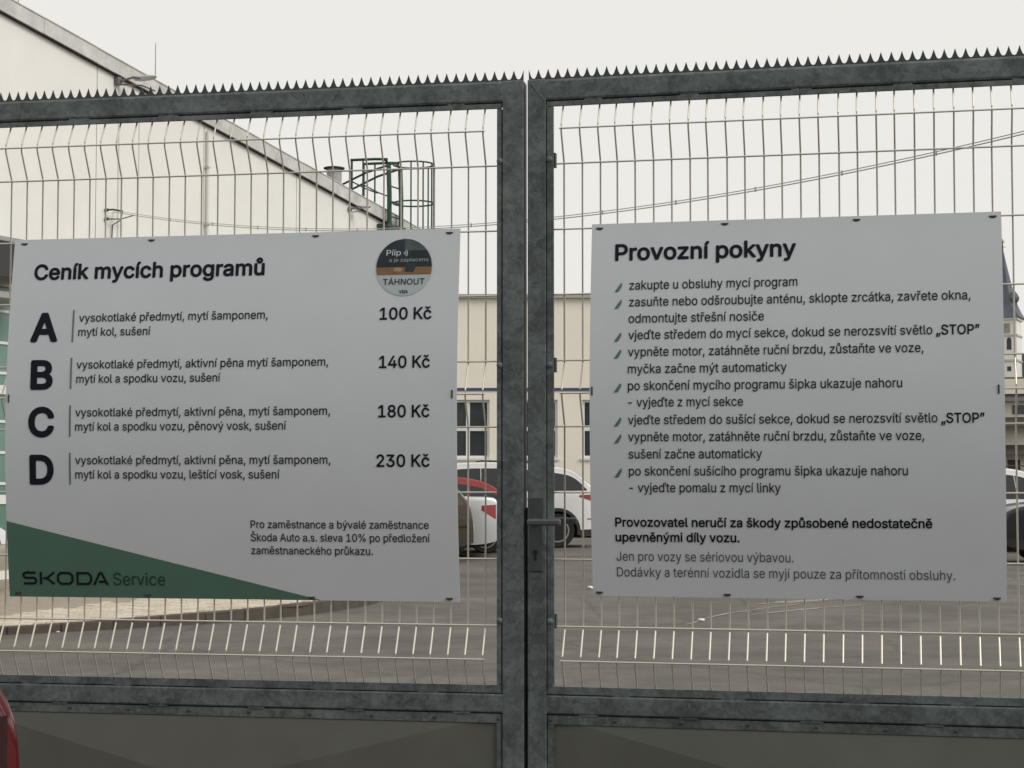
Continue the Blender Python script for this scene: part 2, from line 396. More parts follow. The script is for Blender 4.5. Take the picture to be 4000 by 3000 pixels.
for s in (0, .45):
    obj('handrail', tube(B(), [(s, -.12, 7.24), (s, .1, 7.26), (s, .62, 7.28)], .026, 8), M_LAD, lad)
    obj('rail_post', tube(B(), [(s, .60, 7.28), (s, .60, 6.3)], .022, 8), M_LAD, lad)
    obj('rail_post', tube(B(), [(s, .36, 7.26), (s, .36, 6.3)], .016, 8), M_LAD, lad)
    obj('rail_brace', tube(B(), [(s, -.15, 7.12), (s, .3, 7.02), (s, .95, 6.78), (s, 1.0, 6.45)], .022, 8), M_LAD, lad)
    obj('mid_rail', tube(B(), [(s, .6, 6.88), (s, .3, 6.72), (s, .05, 6.62)], .014, 6), M_LAD, lad)
for z in (6.0, 4.2, 2.2): obj('bracket', box(B(), -.12, .57, -.24, .0, z - .03, z + .03), M_LAD, lad)

# cable hung from the hall wall to a pole on the right
P1, P2 = Vector((-5.75, 25.69)), Vector((4.41, 15.3))
def cz(t): return 2.0766 * t * t - 2.9699 * t + 5.2637
cab = empty('overhead_cable', (P1.x, P1.y, 0)); tag(cab, 'thin grey twin cable sagging across the sky from the hall wall', 'cable')
M_CAB = mat('cable_grey', (.46, .46, .45), .6)
perp = Vector((-(P2 - P1).y, (P2 - P1).x)).normalized()
def cpt(t, dz): p = (P2 - P1) * t; return (p.x, p.y, cz(t) + dz)
for dz, r in ((.012, .0050), (-.012, .0060)): obj('strand', tube(B(), [cpt(i / 60 * 1.3, dz) for i in range(61)], r, 6), M_CAB, cab)
for i in range(16):
    p = cpt(.1 + i * .07, 0); obj('clip', box(B(), p[0] - .008, p[0] + .008, p[1] - .008, p[1] + .008, p[2] - .022, p[2] + .024), M_CAB, cab)
br = empty('cable_bracket', HP(2.13, 0, 5.25), HRZ); tag(br, 'small dark cable bracket with insulators on the cream hall wall', 'bracket')
obj('arm', tube(B(), [(0, -.005, 0), (.0, -.14, 0), (.2, -.16, .0)], .014, 6), M_TIE, br)
obj('arm', tube(B(), [(0, -.005, -.13), (.05, -.12, -.13), (.2, -.14, -.11), (.42, -.2, -.03)], .009, 6), M_TIE, br)
for z in (0, -.13): obj('insulator', lathe(B(), [(.02, -.06), (.028, -.03), (.02, -.004)], 10, 'y', (0, 0, z)), M_TIE, br)
obj('drop_wire', tube(B(), [(.2, -.16, 0), (.22, -.12, -.12), (.14, -.03, -.2), (.12, -.02, -.8), (.12, -.02, -2)], .009, 6), M_TIE, br)
pole = empty('cable_pole', (P1.x + (P2 - P1).x * 1.3, P1.y + (P2 - P1).y * 1.3, 0)); tag(pole, 'grey steel pole carrying the overhead cable, outside the right edge', 'pole')
obj('shaft', tube(B(), [(0, 0, -.1), (0, 0, 5.2)], [.09, .06], 14), M_VERGE, pole); obj('hook', tube(B(), [(0, 0, cz(1.3)), (-.12, .12, cz(1.3))], .015), M_TIE, pole)

# ================================================================== OFFICE BUILDING in the distance
off = empty('office_building', (0, 55, 0)); tag(off, 'cream two storey office block with blue stripe and white windows behind cars', 'building')
M_OFF = mat('office_render', (.84, .79, .68), .85, var=.03, scale=.8)
M_PANE = mat('office_glass', (.035, .045, .05), .08, 0, .6, var=.3, scale=.9)
xs = [-2.02 - 2.09 * 2 + 2.09 * k for k in range(6)]
X0, X1, ZW0, ZW1 = -9.0, 13.5, 2.08, 3.87
boxm('lower_wall', X0, X1, 0, .3, -.1, ZW0, M_OFF, off)
boxm('upper_wall', X0, X1, 0, .3, ZW1, 7.0, M_OFF, off)
prev = X0
for x in xs + [None]:
    boxm('pier', prev, (x if x is not None else X1), 0, .3, ZW0, ZW1, M_OFF, off)
    if x is not None: prev = x + 1.33
boxm('blue_stripe', X0, X1, -.035, -.002, 4.15, 4.235, mat('stripe_blue', (.045, .065, .16), .5), off)
boxm('roof_edge', X0 - .1, X1 + .1, -.14, 8, 7.003, 7.12, mat('roof_edge_grey', (.40, .385, .35), .7), off)
boxm('side_wall', X1 - .3, X1 - .002, .302, 8, -.1, 7, M_OFF, off); boxm('side_wall', X0 + .002, X0 + .3, .302, 8, -.1, 7, M_OFF, off)
boxm('inner_wall', X0 + .3, X1 - .3, 2.5, 2.6, 0, 6.9, mat('inner_dark', (.10, .10, .10), .9), off)
for x in xs:
    w = empty('window', (x, 0, ZW0), parent=off); W_, H_ = 1.33, ZW1 - ZW0
    bm = B(); fw = .075
    for a in ((0, fw, 0, H_), (W_ - fw, W_, 0, H_), (fw, W_ - fw, 0, fw), (fw, W_ - fw, H_ - fw, H_), (W_ / 2 - .06, W_ / 2 + .06, fw, H_ - fw), (fw, W_ / 2 - .06, H_ * .5 - .06, H_ * .5 + .06), (W_ / 2 + .06, W_ - fw, H_ * .5 - .06, H_ * .5 + .06)):
        box(bm, a[0], a[1], .1, .18, a[2], a[3])
    obj('frame', bm, M_FRAMEW, w)
    for (a, b) in ((fw, W_ / 2 - .06), (W_ / 2 + .06, W_ - fw)):
        for (c, d) in ((fw, H_ * .5 - .06), (H_ * .5 + .06, H_ - fw)): boxm('pane', a, b, .135, .15, c, d, M_PANE, w)
    boxm('sill', -.06, W_ + .06, -.06, .1, -.07, -.003, M_FRAMEW, w)

# ================================================================== CHURCH AND HOUSE at the right edge
ch = empty('church_tower', (88.1, 320, 0), R(-25.4)); tag(ch, 'distant white church tower with dark slate spire and clock', 'church')
M_CHW = mat('church_white', (.80, .78, .72), .85, var=.03, scale=.3); M_SLATE = mat('slate', (.085, .098, .118), .6, var=.12, scale=.8)
M_CHD = mat('church_dark', (.05, .05, .06), .7)
h = 2.64
boxm('tower_wall', -h, h, -h, h, 0, 30, M_CHW, ch)
for z in (22.6, 27.1): boxm('cornice', -h - .18, h + .18, -h - .18, h + .18, z, z + .35, mat('cornice_grey', (.52, .50, .46), .8), ch)
boxm('eaves', -h - .35, h + .35, -h - .35, h + .35, 30.002, 30.4, M_CHW, ch)
bm = B(); rings = []
for (hw, z, oc) in ((3.35, 30.41, 0), (2.75, 31.5, .2), (2.25, 32.8, .5), (2.05, 33.6, .6), (1.35, 36.5, .7), (.55, 40.4, .7), (.12, 42.7, .7)):
    c = hw * (1 - .41 * oc); pts = [(hw, -c), (hw, c), (c, hw), (-c, hw), (-hw, c), (-hw, -c), (-c, -hw), (c, -hw)]
    rings.append([bm.verts.new((x, y, z)) for x, y in pts])
for a, b in zip(rings, rings[1:]):
    for k in range(8): bm.faces.new((a[k], a[(k + 1) % 8], b[(k + 1) % 8], b[k]))
bm.faces.new(rings[0][::-1]); bm.faces.new(rings[-1]); obj('spire', bm, M_SLATE, ch)
obj('finial', tube(B(), [(0, 0, 42.6), (0, 0, 44.9)], [.14, .05], 6), M_CHD, ch)
fb = lathe(B(), [(.02, 44.0), (.33, 44.25), (.33, 44.45), (.02, 44.7)], 10); obj('finial_ball', fb, mat('gilt', (.45, .36, .18), .4, .6), ch)
obj('cross_bar', box(B(), -.5, .5, -.05, .05, 43.3, 43.4), M_CHD, ch)
for sx in (-1, 1):
    obj('corner_turret', lathe(B(), [(.45, 32.0), (.5, 33.0), (.85, 33.5), (.95, 34.0), (.6, 34.7), (.1, 35.3)], 12, 'z', (sx * 2.1, -1.4, 0)), M_SLATE, ch)
boxm('clock_face', -1.0 + .55, 1.0 + .55, -h - .06, -h - .002, 27.6, 29.4, mat('clock_grey', (.34, .31, .27), .7), ch)
for a, l in ((50, .75), (-20, .55)): obj('clock_hand', tube(B(), [(.55, -h - .1, 28.5), (.55 + l * math.sin(R(a)), -h - .1, 28.5 + l * math.cos(R(a)))], .06, 6), mat('gilt', (.45, .36, .18), .4, .6), ch)
for x in (-.25, 1.35):
    P = [(x - .4, 24.7), (x + .4, 24.7), (x + .4, 26.4), (x + .28, 26.75), (x, 26.9), (x - .28, 26.75), (x - .4, 26.4)]
    obj('belfry_window', prism(B(), P, -h - .05, -h - .002), M_CHD, ch)
for x in (-.1, 1.3): boxm('small_window', x - .35, x + .35, -h - .05, -h - .002, 20.9, 21.7, M_CHD, ch)
nave = prism(B(), [(-9, 0), (16, 0), (16, 17), (10, 24.2), (-9, 24.2)], 2.7, 30); obj('nave', nave, M_SLATE, ch)

ho = empty('cream_house', (27, 90, 0), R(-12)); tag(ho, 'cream house with grey eaves and small brown canopies below the church tower', 'house')
M_HOUSE = mat('house_render', (.72, .67, .575), .85, var=.06, scale=.6); M_HROOF = mat('house_roof', (.11, .105, .10), .7, var=.25, scale=2)
M_BROWN = mat('canopy_brown', (.075, .062, .055), .7)
boxm('wall', -7, 8, 0, 8, 0, 5.45, M_HOUSE, ho)
boxm('eaves', -7.3, 8.3, -.5, -.003, 5.40, 5.62, mat('eaves_grey', (.22, .22, .215), .7), ho)
obj('roof', prism(B(), [(-7.3, 5.63), (8.3, 5.63), (7.6, 6.6), (-6.6, 6.6)], -.5, 4), M_HROOF, ho)
boxm('dormer_wall', -6.0, -1.6 + 1.1, -.62, -.51, 5.75, 6.5, M_HOUSE, ho)
boxm('chimney', 6.2, 6.9, 1, 1.7, 6.61, 7.6, M_HOUSE, ho)
obj('downpipe', tube(B(), [(-.45, -.1, 0), (-.45, -.1, 5.4)], .08, 8), M_BROWN, ho)
for z, x0, x1 in ((4.15, -4.0, .2), (2.75, -4.0, .75)):
    bm = B(); a = [bm.verts.new(p) for p in ((x0, -.01, z + .45), (x1 - .3, -.01, z + .45), (x1, -1.1, z), (x0, -1.1, z))]; b = [bm.verts.new(v_.co - Vector((0, 0, .1))) for v_ in a]
    bm.faces.new(a); bm.faces.new(b[::-1])
    for k in range(4): bm.faces.new((a[k], b[k], b[(k + 1) % 4], a[(k + 1) % 4]))
    obj('entrance_canopy', bm, M_BROWN, ho)
for x in (-1.75, -.85): boxm('door', x - .3, x + .3, -.05, -.003, .1, 2.45, M_BROWN, ho)
boxm('door', -3.4, -2.4, -.05, -.003, .1, 2.45, M_BROWN, ho)
boxm('window', -1.8, -1.2, -.04, -.003, 4.75, 5.2, M_PANE, ho); boxm('window', 3.0, 4.2, -.04, -.003, 3.6, 5.0, M_PANE, ho)
obj('wall_lantern', box(B(), .62, .8, -.5, -.2, 1.95, 2.55, .03), M_BROWN, ho)

# ================================================================== CARS
def chaikin(P, n):
    for _ in range(n):
        Q = [P[0]]
        for a, b in zip(P, P[1:]): Q += [(a[0] * .75 + b[0] * .25, a[1] * .75 + b[1] * .25), (a[0] * .25 + b[0] * .75, a[1] * .25 + b[1] * .75)]
        P = Q + [P[-1]]
    return P
PROF = {
 'suv': dict(L=4.5, W=1.86, belt=1.0, wh=(-1.38, 1.33), wr=.345, P=[(-2.2, .30), (-2.25, .45), (-2.24, .75), (-2.1, .95), (-1.2, 1.06), (-.98, 1.10), (-.32, 1.53), (.05, 1.63), (.8, 1.655), (1.45, 1.61), (1.70, 1.55), (2.08, 1.14), (2.17, 1.0), (2.24, .75), (2.25, .45), (2.18, .30)], win=(-.80, 1.78), pil=(.02, .98), dark=True),
 'hatch': dict(L=4.05, W=1.76, belt=.93, wh=(-1.25, 1.25), wr=.31, P=[(-1.98, .28), (-2.02, .45), (-2.0, .65), (-1.85, .78), (-1.1, .93), (-.9, .96), (-.25, 1.38), (.1, 1.46), (.7, 1.46), (1.15, 1.39), (1.42, 1.27), (1.80, .97), (1.95, .90), (2.02, .70), (2.02, .42), (1.97, .28)], win=(-.72, 1.62), pil=(.1, .95), dark=False),
 'hatch_upright': dict(L=4.05, W=1.76, belt=.93, wh=(-1.25, 1.25), wr=.31, P=[(-1.98, .28), (-2.02, .45), (-2.0, .65), (-1.85, .78), (-1.1, .93), (-.9, .96), (-.25, 1.38), (.1, 1.46), (.7, 1.46), (1.15, 1.39), (1.42, 1.32), (1.86, 1.03), (1.965, .94), (1.975, .80), (1.96, .50), (1.9, .28)], win=(-.72, 1.62), pil=(.1, .95), dark=False),
 'sedan': dict(L=4.6, W=1.82, belt=.97, wh=(-1.36, 1.36), wr=.32, P=[(-2.24, .28), (-2.3, .45), (-2.28, .65), (-2.1, .80), (-1.2, .97), (-1.0, 1.0), (-.3, 1.40), (.0, 1.47), (.6, 1.47), (.95, 1.40), (1.5, 1.12), (1.7, 1.09), (2.12, 1.09), (2.22, 1.04), (2.29, .75), (2.3, .42), (2.24, .28)], win=(-.80, 1.42), pil=(.05, .8), dark=False),
 'bigsuv': dict(L=4.7, W=1.88, belt=1.13, wh=(-1.47, 1.38), wr=.355, P=[(-2.28, .30), (-2.35, .45), (-2.34, .8), (-2.2, 1.0), (-1.75, 1.1), (-1.6, 1.14), (-1.02, 1.66), (-.72, 1.755), (.0, 1.775), (.75, 1.74), (1.4, 1.67), (1.72, 1.60), (2.10, 1.25), (2.25, 1.08), (2.34, .75), (2.35, .45), (2.28, .30)], win=(-1.35, 2.0), pil=(-.2, .9), dark=True),
 'van': dict(L=4.8, W=1.9, belt=1.15, wh=(-1.5, 1.45), wr=.34, P=[(-2.35, .30), (-2.4, .5), (-2.38, .85), (-2.2, 1.05), (-1.5, 1.2), (-1.3, 1.25), (-.55, 1.75), (-.2, 1.86), (1.0, 1.9), (2.0, 1.87), (2.2, 1.8), (2.33, 1.3), (2.4, .9), (2.4, .45), (2.33, .30)], win=(-1.05, 2.1), pil=(-.05, 1.1), dark=False),
}
M_TYRE = mat('tyre', (.018, .018, .018), .85); M_RIM = mat('rim', (.40, .40, .41), .35, .6); M_GLASS = mat('car_glass', (.012, .015, .017), .06, 0, .6)
M_TAILRED = mat('tail_light', (.30, .010, .012), .15, 0, .6, coat=.5); M_TAILDARK = mat('tail_light_unlit', (.030, .004, .006), .12, 0, .6, coat=.6); M_HEAD = mat('head_light', (.6, .62, .65), .15)  # darker tail light copy: its unlit look is put into the colour
M_CLAD = mat('cladding', (.03, .03, .031), .7); M_SEAM = mat('seam_black', (.01, .01, .01), .8)
_wheel = {}
def wheel_meshes(r):
    if r in _wheel: return _wheel[r]
    t = mesh_of(lathe(B(), [(r * .66, -.1), (r * .93, -.105), (r, -.07), (r, .07), (r * .93, .105), (r * .66, .1)], 28, 'y'), 'tyre', False); t.materials.append(M_TYRE)
    bm = B(); lathe(bm, [(r * .05, -.095), (r * .16, -.10), (r * .17, -.06)], 20, 'y')
    ring = lathe(bm, [(r * .67, .09), (r * .68, -.103), (r * .60, -.103), (r * .58, .085)], 28, 'y')
    for k in range(5):
        for dd in (-.10, .10):
            a = 2 * math.pi * k / 5 + dd; c, s = math.cos(a), math.sin(a); w = r * .045
            P = [(r * .1 * c - w * s, r * .1 * s + w * c), (r * .62 * c - w * s, r * .62 * s + w * c), (r * .62 * c + w * s, r * .62 * s - w * c), (r * .1 * c + w * s, r * .1 * s - w * c)]
            prism(bm, P, -.098, -.07)
    rm = mesh_of(bm, 'rim'); rm.materials.append(M_RIM)
    bd = mesh_of(lathe(B(), [(r * .57, -.03), (r * .57, -.02)], 20, 'y'), 'brake_disc'); bd.materials.append(M_SEAM)
    _wheel[r] = (t, rm, bd); return _wheel[r]
def make_car(kind, paint, loc, rz, label, name='parked_car', tail=None):
    M_TAIL = tail or M_TAILRED
    q = PROF[kind]; L, W, belt = q['L'], q['W'], q['belt']; hL = L / 2; wr = q['wr']; ar = wr + .065
    car = empty(name, loc, rz); tag(car, label, 'car', 'cars parked in the yard' if name == 'parked_car' else None)
    P = chaikin(q['P'], 2)
    # extra columns so the wheel arches stay round
    def ztop(x):
        best = None
        for a, b in zip(P, P[1:]):
            if min(a[0], b[0]) <= x <= max(a[0], b[0]) and abs(b[0] - a[0]) > 1e-6:
                z = a[1] + (b[1] - a[1]) * (x - a[0]) / (b[0] - a[0]); best = z if best is None else max(best, z)
        return best if best is not None else .3
    add = []
    for c in q['wh']:
        for k in range(15): add.append(c + ar * math.cos(math.pi * k / 14))
    Q = []
    for a, b in zip(P, P[1:]):
        Q.append(a)
        if b[0] > a[0]:
            for x in sorted(v for v in add if a[0] + .004 < v < b[0] - .004): Q.append((x, a[1] + (b[1] - a[1]) * (x - a[0]) / (b[0] - a[0])))
    Q.append(P[-1]); P = Q
    def low(x):
        z = .235 + .10 * max(0, (abs(x) - hL + .5) / .5) ** 2
        for c in q['wh']:
            if abs(x - c) < ar: z = max(z, wr * .98 + math.sqrt(ar * ar - (x - c) ** 2))
        return z
    def wid(x, z):
        e = max(0, (abs(x) - hL + .75) / .75); w = W / 2 * (1 - .17 * e ** 2.6)
        if z > belt: w -= (z - belt) * .40 * (.55 + .45 * min(1, (z - belt) / .4))
        w -= .045 * max(0, (belt * .62 - z) / belt) ** 1.2 + .02 * max(0, (z - belt * .75) / belt)
        return max(w, .2)
    r = .085
    bm = B(); cols = []; NS, NT = 9, 10
    for (x, z) in P:
        lo = min(low(x), z - .02); zs = max(z - r, lo + .01); rr = z - zs; ws = wid(x, zs)
        col = []
        for k in range(NS): zz = lo + (zs - lo) * k / (NS - 1); col.append((wid(x, zz), zz))
        top = []
        for k in range(1, NT):
            a = (math.pi / 2) * k / NT
            yy = ws - min(rr * 1.3, ws * .5) * (1 - math.cos(a)) if k < 6 else None
            if k < 6: top.append((yy, zs + rr * .93 * math.sin(R(90) * k / 5.0)))
            else:
                f_ = (k - 5) / (NT - 5); y5 = top[4][0]; top.append((y5 * (1 - f_), zs + rr * .93 + rr * .07 * f_))
        half = col + top
        cols.append([bm.verts.new((x, -a, b)) for a, b in half] + [bm.verts.new((x, 0, z))] + [bm.verts.new((x, a, b)) for a, b in reversed(half)])
    for a, b in zip(cols, cols[1:]):
        for k in range(len(a) - 1): bm.faces.new((a[k], b[k], b[k + 1], a[k + 1]))
    for c_ in (cols[0], cols[-1]): bm.faces.new(c_)
    me = mesh_of(bm, 'body', True); link('body', me, paint, car)
    # underside and wheel wells
    boxm('underbody', -hL + .25, hL - .25, -W / 2 + .22, W / 2 - .22, .2, min(.75, belt - .12), M_SEAM, car)
    def side_patch(nm, x0, x1, zlo, zhi, m, off=.006, n=14, both=True, par=None):
        obs = []
        for sg in ((-1, 1) if both else (-1,)):
            bm = B(); prev = None
            for i in range(n + 1):
                x = x0 + (x1 - x0) * i / n; a, b = zlo(x), zhi(x)
                if b < a + .002: b = a + .002
                cur = [bm.verts.new((x, sg * (wid(x, a + (b - a) * k / 4) + off), a + (b - a) * k / 4)) for k in range(5)]
                if prev:
                    for k in range(4): bm.faces.new((prev[k], cur[k], cur[k + 1], prev[k + 1]))
                prev = cur
            obs.append(obj(nm, bm, m, par or car, smooth=True))
        return obs
    x0, x1 = q['win']; pl = [x0] + list(q['pil']) + [x1]
    for a, b in zip(pl, pl[1:]):
        side_patch('side_window', a + .008, b - .008, lambda x: belt + .02 + .03 * (x - x0) / (x1 - x0), lambda x: min(ztop(x) - r - .045, belt + .06 + (x1 - x) * 1.0), M_GLASS)
    def top_patch(nm, i0, i1, fy0, fy1, m, off=.008, both=False):
        for sg in ((-1, 1) if both else (1,)):
            bm = B(); prev = None
            for i in range(i0, i1 + 1):
                x, z = P[i]; xa, za = P[max(i - 1, 0)]; xb, zb_ = P[min(i + 1, len(P) - 1)]
                tx, tz = xb - xa, zb_ - za; l = math.hypot(tx, tz) or 1; nx, nz = -tz / l, tx / l
                zs = z - r; ws = wid(x, max(zs, .3)) - .09
                cur = [bm.verts.new((x + nx * off, sg * ws * (fy0 + (fy1 - fy0) * k / 6), z + nz * off - .006 * ((fy0 + (fy1 - fy0) * k / 6) ** 4))) for k in range(7)]
                if prev:
                    for k in range(6): bm.faces.new((prev[k], cur[k], cur[k + 1], prev[k + 1]))
                prev = cur
            obj(nm, bm, m, car, smooth=True)
    zmax = max(z for x, z in P); ir = [i for i, (x, z) in enumerate(P) if z > zmax - .03]
    fr = [i for i, (x, z) in enumerate(P) if i < ir[0] and z > belt + .10 and z < zmax - .09]
    rr_ = [i for i, (x, z) in enumerate(P) if i > ir[-1] and z > belt + .13 and z < zmax - .11]
    if len(fr) > 1: top_patch('windscreen', fr[0], fr[-1], -1, 1, M_GLASS)
    if len(rr_) > 1: top_patch('rear_window', rr_[0], rr_[-1], -1, 1, M_GLASS)
    # lights
    zr0, zr1 = (belt - .30, belt - .03)
    ri = [i for i, (x, z) in enumerate(P) if x > hL - .5 and zr0 < z < zr1 + .04 and i > ir[-1]]
    if len(ri) > 1: top_patch('tail_light', ri[0], ri[-1], .62, 1.04, M_TAIL, .012, True)
    xe = hL - (.085 if kind == 'hatch_upright' else .10)
    tl_ = .42 if q['dark'] else .26
    side_patch('tail_light_side', xe - tl_, xe - .005, lambda x: zr1 - (.045 if q['dark'] else .09) - (x - (xe - tl_)) * (.34 if q['dark'] else .62), lambda x: zr1 + .01 + (x - xe) * .06, M_TAIL, .010, 6)
    fi = [i for i, (x, z) in enumerate(P) if x < -hL + .5 and belt - .36 < z < belt - .16 and i < ir[0]]
    if len(fi) > 1: top_patch('headlight', fi[0], fi[-1], .6, 1.02, M_HEAD, .012, True)
    # cladding, seams
    side_patch('sill_cladding', q['wh'][0] + ar, q['wh'][1] - ar, lambda x: .238, lambda x: .36 if q['dark'] else .29, M_CLAD, .007)
    if q['dark']:
        side_patch('bumper_cladding', q['wh'][1] + ar + .05, hL - .06, lambda x: low(x) + .004, lambda x: .40 + .06 * (x - hL), M_CLAD, .007, 8)
        side_patch('bumper_cladding', -hL + .06, q['wh'][0] - ar - .05, lambda x: low(x) + .004, lambda x: .42, M_CLAD, .007, 8)
        side_patch('reflector', hL - .36, hL - .09, lambda x: .585, lambda x: .60 + (x - hL + .36) * .12, M_TAIL, .008, 4)
    for c in q['wh']:
        for sg in (-1, 1):
            bm = B(); prev = None; wd = .055 if q['dark'] else .02
            for k in range(17):
                a = math.pi * (-.06 + 1.12 * k / 16); cur = []
                for rad in (ar - .012, ar + wd):
                    x = c + rad * math.cos(a); z = wr * .98 + rad * math.sin(a); cur.append(bm.verts.new((x, sg * (wid(x, z) + .008), z)))
                if prev: bm.faces.new((prev[0], prev[1], cur[1], cur[0]))
                prev = cur
            obj('wheel_arch', bm, M_CLAD if q['dark'] else paint, car, smooth=True)
    for x in q['pil'] + (x0 + .02,):
        side_patch('door_seam', x - .004, x + .004, lambda x: .38, lambda x: belt, M_SEAM, .005, 1)
    for x in (q['pil'][0] - .16, q['pil'][1] - .16):
        for sg in (-1, 1):
            obj('door_handle', box(B(), x - .09, x + .09, sg * (wid(x, belt - .1) + .015) - .012, sg * (wid(x, belt - .1) + .015) + .012, belt - .115, belt - .085, .006), paint, car)
    # mirrors
    for sg in (-1, 1):
        bm = lathe(B(), [(.02, -.09), (.075, -.06), (.08, .04), (.03, .08)], 10)
        for v_ in bm.verts: v_.co = Vector((v_.co.x * .7 + x0 + .12, sg * (wid(x0, belt) + .10) + v_.co.z, v_.co.y * .9 + belt + .07))
        obj('mirror', bm, paint, car, smooth=True)
    for (a, b, nm) in ((hL - .04, hL + .012, 'number_plate'),):
        boxm(nm, a, b, -.26, .26, belt - .48, belt - .37, M_FRAMEW, car)
    tm, rm, bd = wheel_meshes(wr)
    for x in q['wh']:
        for sg in (-1, 1):
            w = empty('wheel', (x, sg * (wid(x, wr) - .11), wr), 0 if sg < 0 else math.pi, car)
            link('tyre', tm, None, w); link('rim', rm, None, w); link('brake_disc', bd, None, w)
    if q['dark']:
        for sg in (-1, 1): obj('roof_rail', tube(B(), [(-.3, sg * .57, zmax), (-.2, sg * .56, zmax + .03), (1.1, sg * .55, zmax - .0), (1.35, sg * .55, zmax - .09)], .014, 6), M_CLAD, car)
        obj('roof_antenna', prism(B(), [(1.18, ztop(1.2) - .02), (1.36, ztop(1.36) - .02), (1.35, ztop(1.2) + .09)], -.015, .015), M_SEAM, car)
    return car
def paint(nm, col, rough=.28, metal=0.): return mat('paint_' + nm, col, rough, metal, .5, coat=.6)
PW = paint('white', (.78, .78, .77)); PW2 = paint('pearl_white', (.70, .71, .71)); PS = paint('silver', (.66, .67, .68), .3, .6)
PO = paint('olive', (.052, .045, .028), .3, .2); PR = paint('red', (.30, .016, .018)); PK = paint('black', (.010, .011, .013), .4); PB = paint('beige', (.40, .37, .31), .35, .2)
make_car('hatch', PR, (-1.78, 35.0, 0), R(2), 'red hatchback with sloping roof behind the silver car')
make_car('sedan', PS, (-2.51, 33.0, 0), R(2), 'silver white sedan with red tail light beside the gate post')
make_car('suv', PO, (-2.92, 31.0, 0), R(2), 'dark olive brown car, nearest of the row, beside the price board', tail=M_TAILDARK)
make_car('bigsuv', PW, (-.47, 37.9, 0), R(2), 'white SUV with black wheel arch seen right of the gate lock')
make_car('suv', PK, (10.35, 30.2, 0), R(-4), 'black car at the right edge, beside the instruction board')
make_car('suv', PW, (9.72, 35.6, 0), R(184), 'white SUV behind the black car at the right edge')
make_car('hatch', PB, (-8.05, 21.0, kh(-8)), R(172), 'beige car on the pavement at the far left edge')
# red car standing aside in front of the gate, only the corner of its tail is in the frame
make_car('hatch_upright', paint('dark_red', (.10, .006, .009), .12), (-3.008, 3.02, 0), R(37), 'dark red hatchback tail corner close to the camera at the bottom left', 'waiting_car', M_TAILDARK)

# litter on the asphalt
def paper(loc, s, seed, label):
    rnd = random.Random(seed); bm = B(); bmesh.ops.create_icosphere(bm, subdivisions=2, radius=s)
    for v_ in bm.verts: v_.co *= rnd.uniform(.65, 1.2); v_.co.z = max(v_.co.z * .55, -s * .35) + s * .35; v_.co.x *= 1.3
    tag(obj('crumpled_paper', bm, mat('paper_white', (.85, .84, .80), .8), None, loc), label, 'litter', 'litter on the asphalt')
paper((1.01, 22.97, .002), .04, 3, 'white crumpled paper on the asphalt just left of the instruction board corner')
paper((1.86, 17.72, .002), .026, 5, 'small white crumpled paper on the asphalt under the instruction board')
paper((-4.12, 16.35, .002), .014, 9, 'tiny white scrap lying against the dark kerb')

# ================================================================== ADDED BUILDING, unseen behind the camera, put in to shade the gate
shade_bld = empty('added_shade_building', (0, -5.5, 0)); tag(shade_bld, 'grey building added unseen behind the camera to shade the gate', 'building')
M_SHADE_BLD = mat('shade_building_grey', (.30, .30, .29), .8, var=.05, scale=.7)
for x0, x1 in ((-20, -7.3), (-3.7, -1.9), (1.9, 3.7), (7.3, 20)): boxm('wall', x0, x1, -.3, 0, -.1, 4.2, M_SHADE_BLD, shade_bld)
boxm('parapet', -20, 20, -.3, 0, 4.203, 7.2, M_SHADE_BLD, shade_bld); boxm('coping', -20.1, 20.1, -.4, .1, 7.203, 7.3, M_VERGE, shade_bld)
for x0 in (-7.3, -1.9, 3.7):
    w_ = 3.8 if x0 < -2 or x0 < 0 else 3.6
    for k in range(8): boxm('door_slat', x0, x0 + (3.6 if x0 != -1.9 else 3.8), -.2, -.15, .02 + k * .52, .52 + k * .52, mat('door_slat_grey', (.22, .23, .24), .5), shade_bld)
boxm('roof', -20, 20, -18, -.3, 6.9, 7.0, M_ROOF, shade_bld); boxm('back_wall', -20, 20, -18.3, -18.003, 0, 6.9, M_SHADE_BLD, shade_bld)

